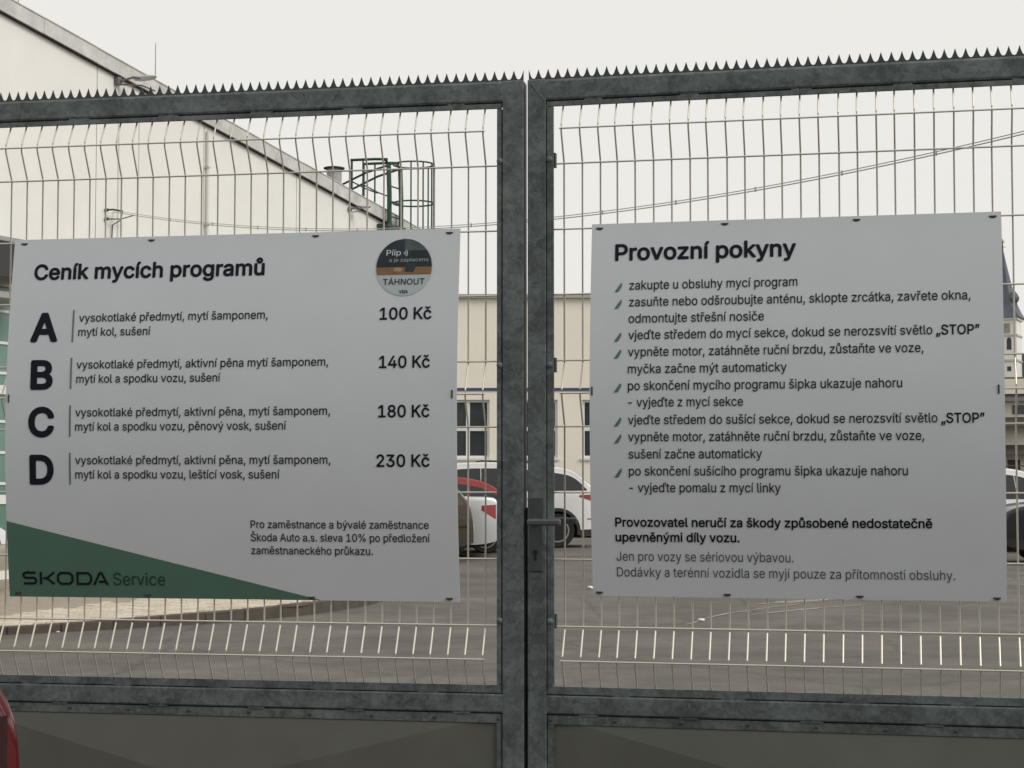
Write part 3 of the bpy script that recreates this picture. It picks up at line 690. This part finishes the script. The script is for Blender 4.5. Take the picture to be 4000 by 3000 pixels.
# ================================================================== GATE
TL, TR = R(10.5), R(12.5)
PIV = Vector((53 / 7000 * 5.44, 5.44, 0))
ZT, ZTS, ZTI = 2.600, 2.533, 2.514         # top rail: upper edge, tube/strip line, inner edge
def make_leaf(side, th, label):
    s = -1 if side == 'L' else 1
    leaf = empty('gate_leaf', PIV, -th); tag(leaf, label, 'gate', 'two leaves of the galvanised gate')
    D = .06                        # tube depth
    a, b = (.006, .072) if side == 'L' else (.006, .0635)
    ai = .0895 if side == 'L' else .0862
    OUT = 1.985; OI = OUT - .072; OS = OI - .018
    def X(p, q): return (s * q, s * p) if s < 0 else (p, q)
    # tubes
    x0, x1 = X(a, b); boxm('lock_stile', x0, x1, 0, D, .14, ZT - .0, M_GALV, leaf, .003)
    x0, x1 = X(OI, OUT); boxm('hinge_stile', x0, x1, 0, D, .14, ZT, M_GALV, leaf, .006)
    x0, x1 = X(b - .02, OI + .02); boxm('top_rail', x0, x1, .0005, D - .0005, ZTS, ZT, M_GALV, leaf, .008)
    boxm('middle_rail', x0, x1, .0005, D - .0005, .6715, .7285, M_GALV, leaf, .005)
    boxm('bottom_rail', x0, x1, .0005, D - .0005, .14, .20, M_GALV, leaf, .006)
    for zz_ in (ZTS, .7285, .6715):     # plate behind the joint between tube and strip
        boxm('joint_plate', x0, x1, .0145, .02, zz_ - .012, zz_ + .012, M_GALV, leaf)
    xj0, xj1 = X(b - .01, b + .012); boxm('joint_plate', xj0, xj1, .0145, .02, .23, ZTI, M_GALV, leaf)
    # flat fixing strips welded inside the tubes
    g = .0032
    x0, x1 = X(b + g, ai); boxm('fixing_strip', x0, x1, .003, .014, .756, ZTI - .0, M_GALV, leaf)
    x0, x1 = X(OS, OI - g); boxm('fixing_strip', x0, x1, .003, .014, .756, ZTI, M_GALV, leaf)
    x0, x1 = X(b + g, OI - g); boxm('fixing_strip', x0, x1, .002, .012, ZTI + .0015, ZTS - g, M_GALV, leaf)
    boxm('fixing_strip', x0, x1, .002, .012, .7285 + g, .7545, M_GALV, leaf)
    boxm('sheet_strip', x0, x1, .004, .009, .6415, .6715 - g, M_GALV, leaf)
    boxm('sheet_strip', x0, x1, .004, .009, .2 + g, .232, M_GALV, leaf)
    x0, x1 = X(b + g, ai); boxm('sheet_strip', x0, x1, .004, .009, .2335, .640, M_GALV, leaf)
    # stitch welds bridging the joints
    rnd = random.Random(3 if s < 0 else 4)
    wm = []
    for zline, step, off in ((ZTS - g / 2, .31, .12), (.7285 + g / 2, .33, .2), (.6715 - g / 2, .33, .1)):
        p = b + off
        while p < OI - .05:
            w = rnd.uniform(.045, .07); bm = B(); n = 6
            for i in range(n):
                xx = p + w * i / n; xa, xb = X(xx, xx + w / n * 1.25); box(bm, xa, xb, .0024 - rnd.uniform(0, .0004), .0144, zline - .002 - rnd.uniform(0, .0012), zline + .002 + rnd.uniform(0, .0012))
            obj('weld_bead', bm, M_WELD, leaf); p += step + rnd.uniform(-.03, .03)
    # mitre weld at the top corner
    xa, xb = (b - .002, a + .012)
    bm = B(); s > 0 and tube(bm, [(s * xa, -.0004, ZTS - .001), (s * (xa + xb) / 2, -.0006, ZTS + .025), (s * xb, -.0004, ZT - .012)], .0016, 6)
    if s > 0: obj('corner_weld', bm, M_SHEET, leaf)
    else: bm.free()
    # spike strip on top
    bm = B(); pitch = .0303; zb, zv, zp = ZT - .002, ZT + .0052, ZT + .0335; y0, y1 = .012, .0145
    xs_ = []; p = .008
    pts = []
    while p < OUT - .005:
        for f_, h in ((0, 1), (.05, .84), (.11, .63), (.19, .38), (.28, .16), (.38, .03), (.5, 0), (.62, .03), (.72, .16), (.81, .38), (.89, .63), (.95, .84)):
            pts.append((p + f_ * pitch, zv + (zp - zv) * h))
        p += pitch
    prev = None
    for (x, z) in pts:
        cur = [bm.verts.new((s * x, y0, zb)), bm.verts.new((s * x, y0, z)), bm.verts.new((s * x, y1, z)), bm.verts.new((s * x, y1, zb))]
        if prev:
            for k in range(4): bm.faces.new((prev[k], cur[k], cur[(k + 1) % 4], prev[(k + 1) % 4]))
        prev = cur
    obj('spike_strip', bm, mat('spike_steel', (.060, .066, .074), .5, .1), leaf)
    # welded mesh panel: folded vertical wires, straight horizontal wires
    mesh = empty('mesh_panel', (0, 0, 0), 0, leaf)
    rw, ym, fold = .0028, .030, .047
    zz = [(2.535, 0)]
    for zc in (2.441, 1.635, .833): zz += [(zc + .098, 0), (zc + .09, .004), (zc + .012, .045), (zc, fold), (zc - .012, .045), (zc - .09, .004), (zc - .098, 0)]
    zz = [(2.52, .006)] + [q for q in zz[2:]]
    zz = [q for q in zz if q[0] > .74] + [(.742, .004)]
    wm = mesh_of(tube(B(), [(0, ym - y, z) for z, y in zz], rw, 8), 'wire', True); wm.materials.append(M_WIRE)
    first, pitch = ((-.1295, -.05419) if s < 0 else (.1156, .05508))
    k = 0
    while abs(first + pitch * k) < OS - .01:
        o = link('vertical_wire', wm, None, mesh, (first + pitch * k, 0, 0)); o.rotation_euler = (0, random.uniform(-.0008, .0008), 0); k += 1
    xin, xen = s * (ai - .004), s * (OS + .004); xf = first + (-s) * .006; xl = first + pitch * (k - 1) + s * .006
    hm = mesh_of(tube(B(), [(xin, 0, 0), (xen, 0, 0)], .0027, 8), 'wire', True); hm.materials.append(M_WIRE)
    hc = mesh_of(tube(B(), [(xf, 0, 0), (xl, 0, 0)], .0027, 8), 'wire', True); hc.materials.append(M_WIRE)
    for z in (2.341, 2.139, 1.939, 1.737, 1.536, 1.336, 1.134, .932): link('horizontal_wire', hm, None, mesh, (0, ym - rw * 1.8, z))
    for z in (2.441, 1.635, .833): link('horizontal_wire', hc, None, mesh, (0, ym - fold - rw * 1.8, z))
    # cross broken infill sheet
    zs0, zs1 = .205, .667; xa, xb = s * (b + .004), s * (OI - .004); xc, zc = (xa + xb) / 2, .436
    bm = B(); y = .0105; c4 = [bm.verts.new((xa, y, zs0)), bm.verts.new((xb, y, zs0)), bm.verts.new((xb, y, zs1)), bm.verts.new((xa, y, zs1))]; ce = bm.verts.new((xc, y - .036, zc))
    b4 = [bm.verts.new((v_.co.x, .055, v_.co.z)) for v_ in c4]
    for k in range(4): bm.faces.new((c4[k], c4[(k + 1) % 4], ce)); bm.faces.new((b4[k], b4[(k + 1) % 4], c4[(k + 1) % 4], c4[k]))
    bm.faces.new(b4); obj('infill_sheet', bm, M_SHEET, leaf)
    # rivets along the sheet strip
    rv = mesh_of(lathe(B(), [(.0055, 0), (.0045, -.0026), (.002, -.0036)], 10, 'y'), 'rivet'); rv.materials.append(mat('rivet', (.07, .075, .075), .5, .3))
    p = b + .012
    while p < OI: link('rivet', rv, None, leaf, (s * p, .004, .655 + random.uniform(-.002, .002))); p += .197
    # panel clamps and bolts on the lock stile strip
    bo = mesh_of(lathe(B(), [(.0105, 0), (.010, -.004), (.0065, -.0065), (.003, -.008)], 12, 'y'), 'bolt'); bo.materials.append(M_GALV)
    for z in (2.352, 1.7235, .9485):
        xx = s * ((ai + b) / 2)
        link('bolt', bo, None, leaf, (xx, .006, z)); xi, xo = X(ai - .008, ai + (.0042 if s > 0 else -.001))
        boxm('mesh_clamp', xi, xo, .016, .038, z - .022, z + .022, mat('spike_steel', (.060, .066, .074), .5, .1), leaf)
    # hinges
    for z in (2.25, .45):
        xx = s * (OUT + .025); obj('hinge', lathe(B(), [(.018, -.07), (.018, .07)], 14, 'z', (xx, .03, z)), M_GALV, leaf)
    return leaf, s
leafL, _ = make_leaf('L', TL, 'left leaf of the galvanised gate with spiked top, behind the price list')
leafR, _ = make_leaf('R', TR, 'right leaf of the galvanised gate with lock and lever handle')
# lock on the right leaf
lp = boxm('lock_plate', .0115, .0525, -.004, -.0005, 1.099, 1.320, mat('lock_steel', (.085, .095, .098), .42, .3, var=.15, scale=20), leafR, .0012)
bm = B(); lathe(bm, [(.0075, -.0055), (.0075, -.0042)], 16, 'y', (.0305, 0, 1.156)); box(bm, .0268, .0342, -.0055, -.0042, 1.130, 1.153); obj('keyhole', bm, M_BLACK, lp)
bm = lathe(B(), [(.012, -.004), (.012, -.012), (.008, -.04)], 16, 'y', (.0305, 0, 1.2465)); obj('lever_rose', bm, mat('lever_steel', (.11, .12, .122), .4, .3), lp)
obj('lever', box(B(), .014, .118, -.056, -.040, 1.237, 1.2575, .006), mat('lever_steel', (.11, .12, .122), .4, .3), lp)
obj('back_lever', box(B(), .016, .134, .125, .14, 1.238, 1.258, .006), mat('lever_steel', (.11, .12, .122), .4, .3), lp)
obj('back_spindle', tube(B(), [(.0305, .061, 1.2465), (.0305, .13, 1.2465)], .008, 8), mat('lever_steel', (.11, .12, .122), .4, .3), lp)
bm = box(B(), .0045, .0060, .012, .05, 1.10, 1.32); obj('strike_face', bm, mat('lock_steel', (.05, .056, .058), .42, .3), lp)
# stop bar on the left leaf that covers the slot beside the lock
boxm('stop_bar', -.0058, .0035, .052, .0598, .16, 1.29, M_GALV, leafL)
# gate posts outside the frame carry the leaves
for s, th in ((-1, TL), (1, TR)):
    p = PIV + Vector((math.cos(th), -math.sin(th), 0)) * s * 2.105
    o = empty('gate_post', p, -th); tag(o, 'square galvanised post carrying the %s gate leaf' % ('left' if s < 0 else 'right'), 'post', 'posts of the gate')
    boxm('post', -.06, .06, -.03, .09, -.2, 2.62, M_GALV, o, .006); boxm('post_cap', -.065, .065, -.035, .095, 2.6205, 2.64, M_BLACK, o, .004)

# ================================================================== SIGN BOARDS
fp = os.path.join(bpy.utils.resource_path('LOCAL'), 'datafiles', 'fonts', 'Inter.woff2')
try: FONT = bpy.data.fonts.load(fp)
except Exception: FONT = None
from mathutils.geometry import delaunay_2d_cdt
import numpy as np
_glyph = {}
def outline(sp):
    P = []
    if sp.type == 'BEZIER':
        bp = sp.bezier_points; n = len(bp)
        for i in range(n):
            a, b = bp[i], bp[(i + 1) % n]; p0, p1, p2, p3 = a.co, a.handle_right, b.handle_left, b.co
            ch = (p3 - p0).length; straight = abs((p1 - p0).length + (p2 - p1).length + (p3 - p2).length - ch) < .002 * max(ch, .01)
            for t in ([0] if straight else [0, .25, .5, .75]):
                u = 1 - t; P.append((p0 * u ** 3 + p1 * 3 * u * u * t + p2 * 3 * u * t * t + p3 * t ** 3).to_2d())
    else: P = [Vector(p.co[:2]) for p in sp.points]
    Q = []
    for p in P:
        if not Q or (p - Q[-1]).length > 1e-4: Q.append(p)
    if len(Q) > 1 and (Q[0] - Q[-1]).length < 1e-4: Q.pop()
    return Q
def text_mesh(s, weight):
    """flat letters: each outer contour is filled on its own with the holes inside it; weight prints it again shifted all round"""
    cu = bpy.data.curves.new('t', 'FONT'); cu.body = s; cu.size = 1
    if FONT: cu.font = FONT
    o = bpy.data.objects.new('t', cu); C.objects.link(o)
    dg = bpy.context.evaluated_depsgraph_get(); oe = o.evaluated_get(dg); cv = oe.to_curve(dg)
    cont = [outline(sp) for sp in cv.splines]; oe.to_curve_clear()
    bpy.data.objects.remove(o); bpy.data.curves.remove(cu)
    cont = [c for c in cont if len(c) > 2]
    V, F = [], []
    spans = sorted((min(p.x for p in c), max(p.x for p in c), k) for k, c in enumerate(cont)); groups = []
    for a, b, k in spans:
        if groups and a < groups[-1][0] - 1e-4: groups[-1][0] = max(groups[-1][0], b); groups[-1][1].append(k)
        else: groups.append([b, [k]])
    for gi, (_, ids) in enumerate(groups):
        pts, edges = [], []
        for k in ids:
            b0 = len(pts); n = len(cont[k]); pts += cont[k]; edges += [(b0 + q, b0 + (q + 1) % n) for q in range(n)]
        key = tuple((round(p.x - pts[0].x, 3), round(p.y, 3)) for p in pts)
        if key not in _glyph:
            vo, _e, fo, *_r = delaunay_2d_cdt(pts, edges, [], 0, 1e-5)
            E0 = np.array([[*pts[a], *pts[b]] for a, b in edges]); T = np.array([[sum(vo[q][0] for q in f) / len(f), sum(vo[q][1] for q in f) / len(f)] for f in fo])
            x0, y0, x1, y1 = E0.T; px, py = T[:, :1], T[:, 1:]
            cr = (x1 - x0) * (py - y0) - (px - x0) * (y1 - y0)
            wn = ((y0 <= py) & (y1 > py) & (cr > 0)).sum(1).astype(int) - ((y0 > py) & (y1 <= py) & (cr < 0)).sum(1).astype(int)
            _glyph[key] = ([(q[0] - pts[0].x, q[1]) for q in vo], [f for f, w in zip(fo, wn) if w != 0])
        gv, gf = _glyph[key]; b0 = len(V)
        V += [(x + pts[0].x, y, 0.) for x, y in gv]; F += [tuple(b0 + q for q in f) for f in gf]
    if weight:
        V0, F0 = V, F; V, F = list(V0), list(F0)
        for k in range(10):
            dx, dy = weight * math.cos(k * math.pi / 5), weight * math.sin(k * math.pi / 5); b0 = len(V)
            V += [(x + dx, y + dy, z + .012 * (k + 1)) for x, y, z in V0]; F += [tuple(b0 + q for q in f) for f in F0]
    me = bpy.data.meshes.new('t'); me.from_pydata(V, [], F); me.update(); return me
_cap = {}
def cap_h(w):
    if w not in _cap:
        me = text_mesh('H', w); zs = [v_.co.y for v_ in me.vertices]; _cap[w] = max(zs); bpy.data.meshes.remove(me)
    return _cap[w]
class Board:
    def __init__(self, name, label, th, x0, x1, z0, z1):
        self.x0, self.x1, self.z0, self.z1 = x0, x1, z0, z1
        self.e = empty(name, PIV, -th); tag(self.e, label, 'sign', 'sign boards tied to the gate')
        bm = B(); N = 28; rows = []
        for i in range(N + 1):
            z = z0 + (z1 - z0) * i / N; y = self.y(z)
            rows.append([bm.verts.new((x0, y, z)), bm.verts.new((x1, y, z)), bm.verts.new((x1, y + .003, z)), bm.verts.new((x0, y + .003, z))])
        for a, b in zip(rows, rows[1:]):
            for k in range(4): bm.faces.new((a[k], a[(k + 1) % 4], b[(k + 1) % 4], b[k]))
        bm.faces.new(rows[0][::-1]); bm.faces.new(rows[-1])
        bmesh.ops.recalc_face_normals(bm, faces=bm.faces)
        o = obj('panel', bm, M_BOARD, self.e)
        for p in o.data.polygons: p.use_smooth = True
        o.data.set_sharp_from_angle(angle=R(40))
    def y(self, z):
        t = min(max((z - self.z0) / (self.z1 - self.z0), 0), 1); return .018 - .05 * math.sin(math.pi * t)
    def text(self, s, x0, x1, z, cap, m, w=0., name='text_line', parent=None, lift=.0012):
        me = text_mesh(s, w); xs = [v_.co.x for v_ in me.vertices]; a, b = min(xs), max(xs); ky = cap / cap_h(w)
        for v_ in me.vertices:
            X_ = x0 + (v_.co.x - a) / (b - a) * (x1 - x0); Z = z + v_.co.y * ky
            v_.co = (X_, self.y(Z) - lift - v_.co.z * .001, Z)
        me.name = name; me.materials.clear(); me.materials.append(m)
        return link(name, me, None, parent or self.e)
    def poly(self, name, pts, m, lift=.0012, parent=None, rows=10):
        # polygon in x,z laid on the bowed face, cut into bands so that it follows the bow
        bm = B(); f = bm.faces.new([bm.verts.new((x, 0, z)) for x, z in pts]); z0 = min(p[1] for p in pts); z1 = max(p[1] for p in pts)
        for i in range(1, rows):
            zc = z0 + (z1 - z0) * i / rows
            bmesh.ops.bisect_plane(bm, geom=list(bm.verts) + list(bm.edges) + list(bm.faces), plane_co=(0, 0, zc), plane_no=(0, 0, 1))
        for v_ in bm.verts: v_.co.y = self.y(v_.co.z) - lift
        return obj(name, bm, m, parent or self.e)
    def tie(self, x, z, vert=False):
        y = self.y(z); bm = B()
        if vert: box(bm, x - .0025, x + .0025, y - .002, y + .008, z - .013, z + .013, .001)
        else:
            lathe(bm, [(.011, -.002), (.011, .0)], 16, 'y', (x, y, z)); bmesh.ops.bisect_plane(bm, geom=list(bm.verts) + list(bm.edges) + list(bm.faces), plane_co=(x, y, z + .001), plane_no=(0, 0, 1), clear_outer=True)
            for v_ in bm.verts: v_.co.z = z + (v_.co.z - z) * .62
        obj('cable_tie', bm, M_TIE, self.e)
    def stroke(self, bm, pts, w, x0, z0, sx, sz, closed=False, lift=.0024):
        n = len(pts); P = [Vector((x0 + p[0] * sx, z0 + p[1] * sz)) for p in pts]; Ls = []; Rs = []
        for i in range(n):
            a = P[(i - 1) % n] if closed or i else None; b = P[(i + 1) % n] if closed or i < n - 1 else None
            d1 = (P[i] - a).normalized() if a is not None else (b - P[i]).normalized(); d2 = (b - P[i]).normalized() if b is not None else d1
            n1 = Vector((-d1.y, d1.x)); n2 = Vector((-d2.y, d2.x)); mm = (n1 + n2).normalized(); k = w / 2 / max(.5, mm.dot(n1))
            for lst, sg in ((Ls, 1), (Rs, -1)):
                q = P[i] + mm * k * sg; lst.append(bm.verts.new((q.x, self.y(q.y) - lift, q.y)))
        for i in range(n if closed else n - 1):
            j = (i + 1) % n; bm.faces.new((Ls[i], Rs[i], Rs[j], Ls[j]))

price = Board('price_board', 'white car wash price list board with green corner, on the left leaf', TL, -1.680, -.207, 1.002, 2.149)
RG, BD, MD = .007, .022, .015
price.text("Ceník mycích programů", -1.604, -.831, 2.017, .0495, M_INK, BD, 'title')
for s_, a, b, z in (("vysokotlaké předmytí, mytí šamponem,", -1.441, -.814, 1.877), ("mytí kol, sušení", -1.441, -1.198, 1.8315),
    ("vysokotlaké předmytí, aktivní pěna mytí šamponem,", -1.442, -.614, 1.727), ("mytí kol a spodku vozu, sušení", -1.441, -.962, 1.6815),
    ("vysokotlaké předmytí, aktivní pěna, mytí šamponem,", -1.442, -.606, 1.575), ("mytí kol a spodku vozu, pěnový vosk, sušení", -1.442, -.746, 1.530),
    ("vysokotlaké předmytí, aktivní pěna, mytí šamponem,", -1.442, -.605, 1.424), ("mytí kol a spodku vozu, leštící vosk, sušení", -1.442, -.768, 1.379)):
    price.text(s_, a, b, z, .0262, M_INK2, RG)
for s_, a, b, z in (("100 Kč", -.454, -.290, 1.868), ("140 Kč", -.452, -.292, 1.718), ("180 Kč", -.453, -.292, 1.5665), ("230 Kč", -.459, -.292, 1.415)):
    price.text(s_, a, b, z, .0372, M_INK, MD, 'price')
for s_, a, b, z in (("Pro zaměstnance a bývalé zaměstnance", -.866, -.298, 1.225), ("Škoda Auto a.s. sleva 10% po předložení", -.866, -.295, 1.1845), ("zaměstnaneckého průkazu.", -.866, -.476, 1.144)):
    price.text(s_, a, b, z, .0240, M_INK2, RG)
for s_, a, b, z in (("A", -1.604, -1.511, 1.818), ("B", -1.597, -1.521, 1.6655), ("C", -1.601, -1.513, 1.515), ("D", -1.597, -1.515, 1.364)):
    price.text(s_, a, b, z, .0905, M_INK, .030, 'letter')
for z0, z1 in ((1.812, 1.916), (1.663, 1.762), (1.511, 1.611), (1.360, 1.460)):
    price.poly('divider_bar', [(-1.4625, z0), (-1.4575, z0), (-1.4575, z1), (-1.4625, z1)], M_BAR, rows=6)
price.poly('green_corner', [(-1.6795, 1.0025), (-.645, 1.0025), (-1.6795, 1.2435)], M_GREEN, .0009, rows=12)
# stretched word mark: wide squared letters
def wordmark():
    h_ = .0415; z0 = 1.0415; w_ = .0072; bm = B(); e = w_ / 2
    def put(x0, x1, paths):
        for pts, cl in paths: price.stroke(bm, [(p[0], p[1]) for p in pts], w_, x0 + e, z0 + e, (x1 - x0 - w_), h_ - w_, cl)
    put(-1.632, -1.583, [([(1, 1), (.14, 1), (0, .86), (0, .68), (.14, .52), (.86, .52), (1, .38), (1, .14), (.86, 0), (0, 0)], False)])
    put(-1.573, -1.520, [([(0, 1.08), (0, -.08)], False), ([(.16, .5), (.44, .5), (1, 1.05)], False), ([(.40, .52), (1, -.05)], False)])
    put(-1.515, -1.459, [([(.2, 0), (.8, 0), (1, .24), (1, .76), (.8, 1), (.2, 1), (0, .76), (0, .24)], True)])
    put(-1.449, -1.396, [([(0, 0), (.78, 0), (1, .25), (1, .75), (.78, 1), (0, 1)], True)])
    put(-1.393, -1.341, [([(0, -.08), (.42, 1.0), (.58, 1.0), (1, -.08)], False), ([(.36, .22), (.82, .22)], False)])
    # notch strokes of the caron above the S
    price.stroke(bm, [(0, 0), (1, 1)], w_ * .7, -1.622, 1.0795, .012, .004)
    return obj('word_mark', bm, M_INK, price.e)
wordmark()
price.text("Service", -1.325, -1.152, 1.043, .0385, M_DGREEN, 0, 'word_mark_service', lift=.0022)
# round payment sticker
sc_, sr = (-.3813, 2.0312), .0895
st = price.poly('sticker', [(sc_[0] + sr * math.cos(R(a)), sc_[1] + sr * math.sin(R(a)) * 1.012) for a in range(0, 360, 6)], mat('sticker_pale', (.46, .53, .55), .3, var=.06, scale=12), .0012)
st['label'] = 'round payment sticker with dark photo and pull lettering'
def circ_band(z0, z1, x0=-9., x1=9., n=22, r=sr - .0015):
    L_, R_ = [], []
    for i in range(n + 1):
        z = z0 + (z1 - z0) * i / n; q = math.sqrt(max(r * r - ((z - sc_[1]) / 1.012) ** 2, 1e-9))
        L_.append((max(sc_[0] - q, x0), z)); R_.append((min(sc_[0] + q, x1), z))
    return L_ + R_[::-1]
NAVY = mat('sticker_navy', (.016, .024, .034), .3, var=.35, scale=16)
price.poly('sticker_dark', circ_band(2.0315, 2.1205), NAVY, .0018, st)
price.poly('sticker_patch', circ_band(2.083, 2.1195, x0=-.381), mat('sticker_teal', (.075, .105, .105), .3, var=.3, scale=14), .0021, st)
price.poly('sticker_wood', circ_band(2.0072, 2.0312), mat('sticker_wood', (.235, .125, .062), .4, var=.18, scale=20, stretch=(1, 1, 5)), .0018, st)
price.poly('sticker_terminal', [(-.378, 2.0160), (-.352, 2.0150), (-.345, 2.030), (-.340, 2.043), (-.376, 2.045)], mat('sticker_terminal', (.02, .035, .05), .3), .0022, st)
price.poly('sticker_hand', [(-.412, 2.018), (-.39, 2.017), (-.386, 2.026), (-.40, 2.031), (-.413, 2.027)], mat('sticker_hand', (.40, .27, .16), .4), .0022, st)
MWH = mat('sticker_white', (.62, .66, .68), .4)
price.text("Pííp", -.4385, -.3925, 2.0685, .0175, MWH, .006, 'sticker_text', st, .0025)
price.text("a je zaplaceno", -.4295, -.3040, 2.0485, .0108, mat('sticker_text_grey', (.36, .39, .41), .4), .004, 'sticker_text', st, .0025)
bm = B()
for r_ in (.004, .009, .014): price.stroke(bm, [(math.cos(R(a)) * r_, math.sin(R(a)) * r_) for a in range(-44, 45, 11)], .0022, -.3855, 2.0748, 1, 1, lift=.0026)
obj('contactless_mark', bm, MWH, st)
price.text("TÁHNOUT", -.4465, -.3150, 1.9762, .0185, M_INK, .004, 'sticker_text', st, .0025)
price.text("VISA", -.3940, -.3665, 1.9492, .0098, mat('sticker_blue', (.01, .02, .08), .4), .02, 'sticker_text', st, .0025)
for x, z in ((-1.646, 2.137), (-1.213, 2.139), (-.67, 2.139), (-.241, 2.138), (-1.649, 1.016), (-1.212, 1.014), (-.676, 1.0125), (-.239, 1.014)): price.tie(x, z)
for x, z in ((-1.67, 1.634), (-.222, 1.635)): price.tie(x, z, True)

inst = Board('instruction_board', 'white operating instructions board with bullet list, on the right leaf', TR, .203, 1.4046, 1.026, 2.150)
inst.text("Provozní pokyny", .276, .817, 2.036, .0498, M_INK, BD, 'title')
LN = [("zakupte u obsluhy mycí program", .321, .821, 1.945, 1), ("zasuňte nebo odšroubujte anténu, sklopte zrcátka, zavřete okna,", .321, 1.314, 1.894, 1),
 ("odmontujte střešní nosiče", .320, .723, 1.844, 0), ("vjeďte středem do mycí sekce, dokud se nerozsvítí světlo", .320, 1.206, 1.794, 1),
 ("vypněte motor, zatáhněte ruční brzdu, zůstaňte ve voze,", .319, 1.180, 1.743, 1), ("myčka začne mýt automaticky", .319, .789, 1.692, 0),
 ("po skončení mycího programu šipka ukazuje nahoru", .319, 1.119, 1.6415, 1), ("- vyjeďte z mycí sekce", .320, .661, 1.592, 0),
 ("vjeďte středem do sušící sekce, dokud se nerozsvítí světlo", .319, 1.217, 1.5395, 1), ("vypněte motor, zatáhněte ruční brzdu, zůstaňte ve voze,", .319, 1.179, 1.489, 1),
 ("sušení začne automaticky", .320, .715, 1.438, 0), ("po skončení sušícího programu šipka ukazuje nahoru", .320, 1.132, 1.3875, 1), ("- vyjeďte pomalu z mycí linky", .321, .768, 1.338, 0)]
for s_, a, b, z, bl in LN:
    inst.text(s_, a, b, z, .0272, M_INK2, RG)
    if bl: inst.poly('bullet', [(.2765, z - .006), (.2875, z - .006), (.2945, z + .004), (.2985, z + .012), (.2990, z + .0205), (.2950, z + .0200)], M_BULLET, rows=2)
for a, b, z in ((1.216, 1.338, 1.793), (1.227, 1.348, 1.538)): inst.text("„STOP”", a, b, z, .0285, M_INK, .014)
inst.text("Provozovatel neručí za škody způsobené nedostatečně", .276, 1.199, 1.2355, .0268, M_INK, .019)
inst.text("upevněnými díly vozu.", .276, .646, 1.191, .0268, M_INK, .019)
inst.text("Jen pro vozy se sériovou výbavou.", .278, .802, 1.133, .0275, M_INK3, 0)
inst.text("Dodávky a terénní vozidla se myjí pouze za přítomnosti obsluhy.", .278, 1.261, 1.086, .0275, M_INK3, 0)
for x, z in ((.227, 2.138), (.606, 2.1405), (.993, 2.1405), (1.381, 2.138), (.223, 1.039), (.606, 1.037), (.991, 1.037), (1.377, 1.037)): inst.tie(x, z)
for x, z in ((.210, 1.64), (1.388, 1.633)): inst.tie(x, z, True)

scene.render.resolution_x, scene.render.resolution_y = 1024, 768
scene.render.engine = 'CYCLES'
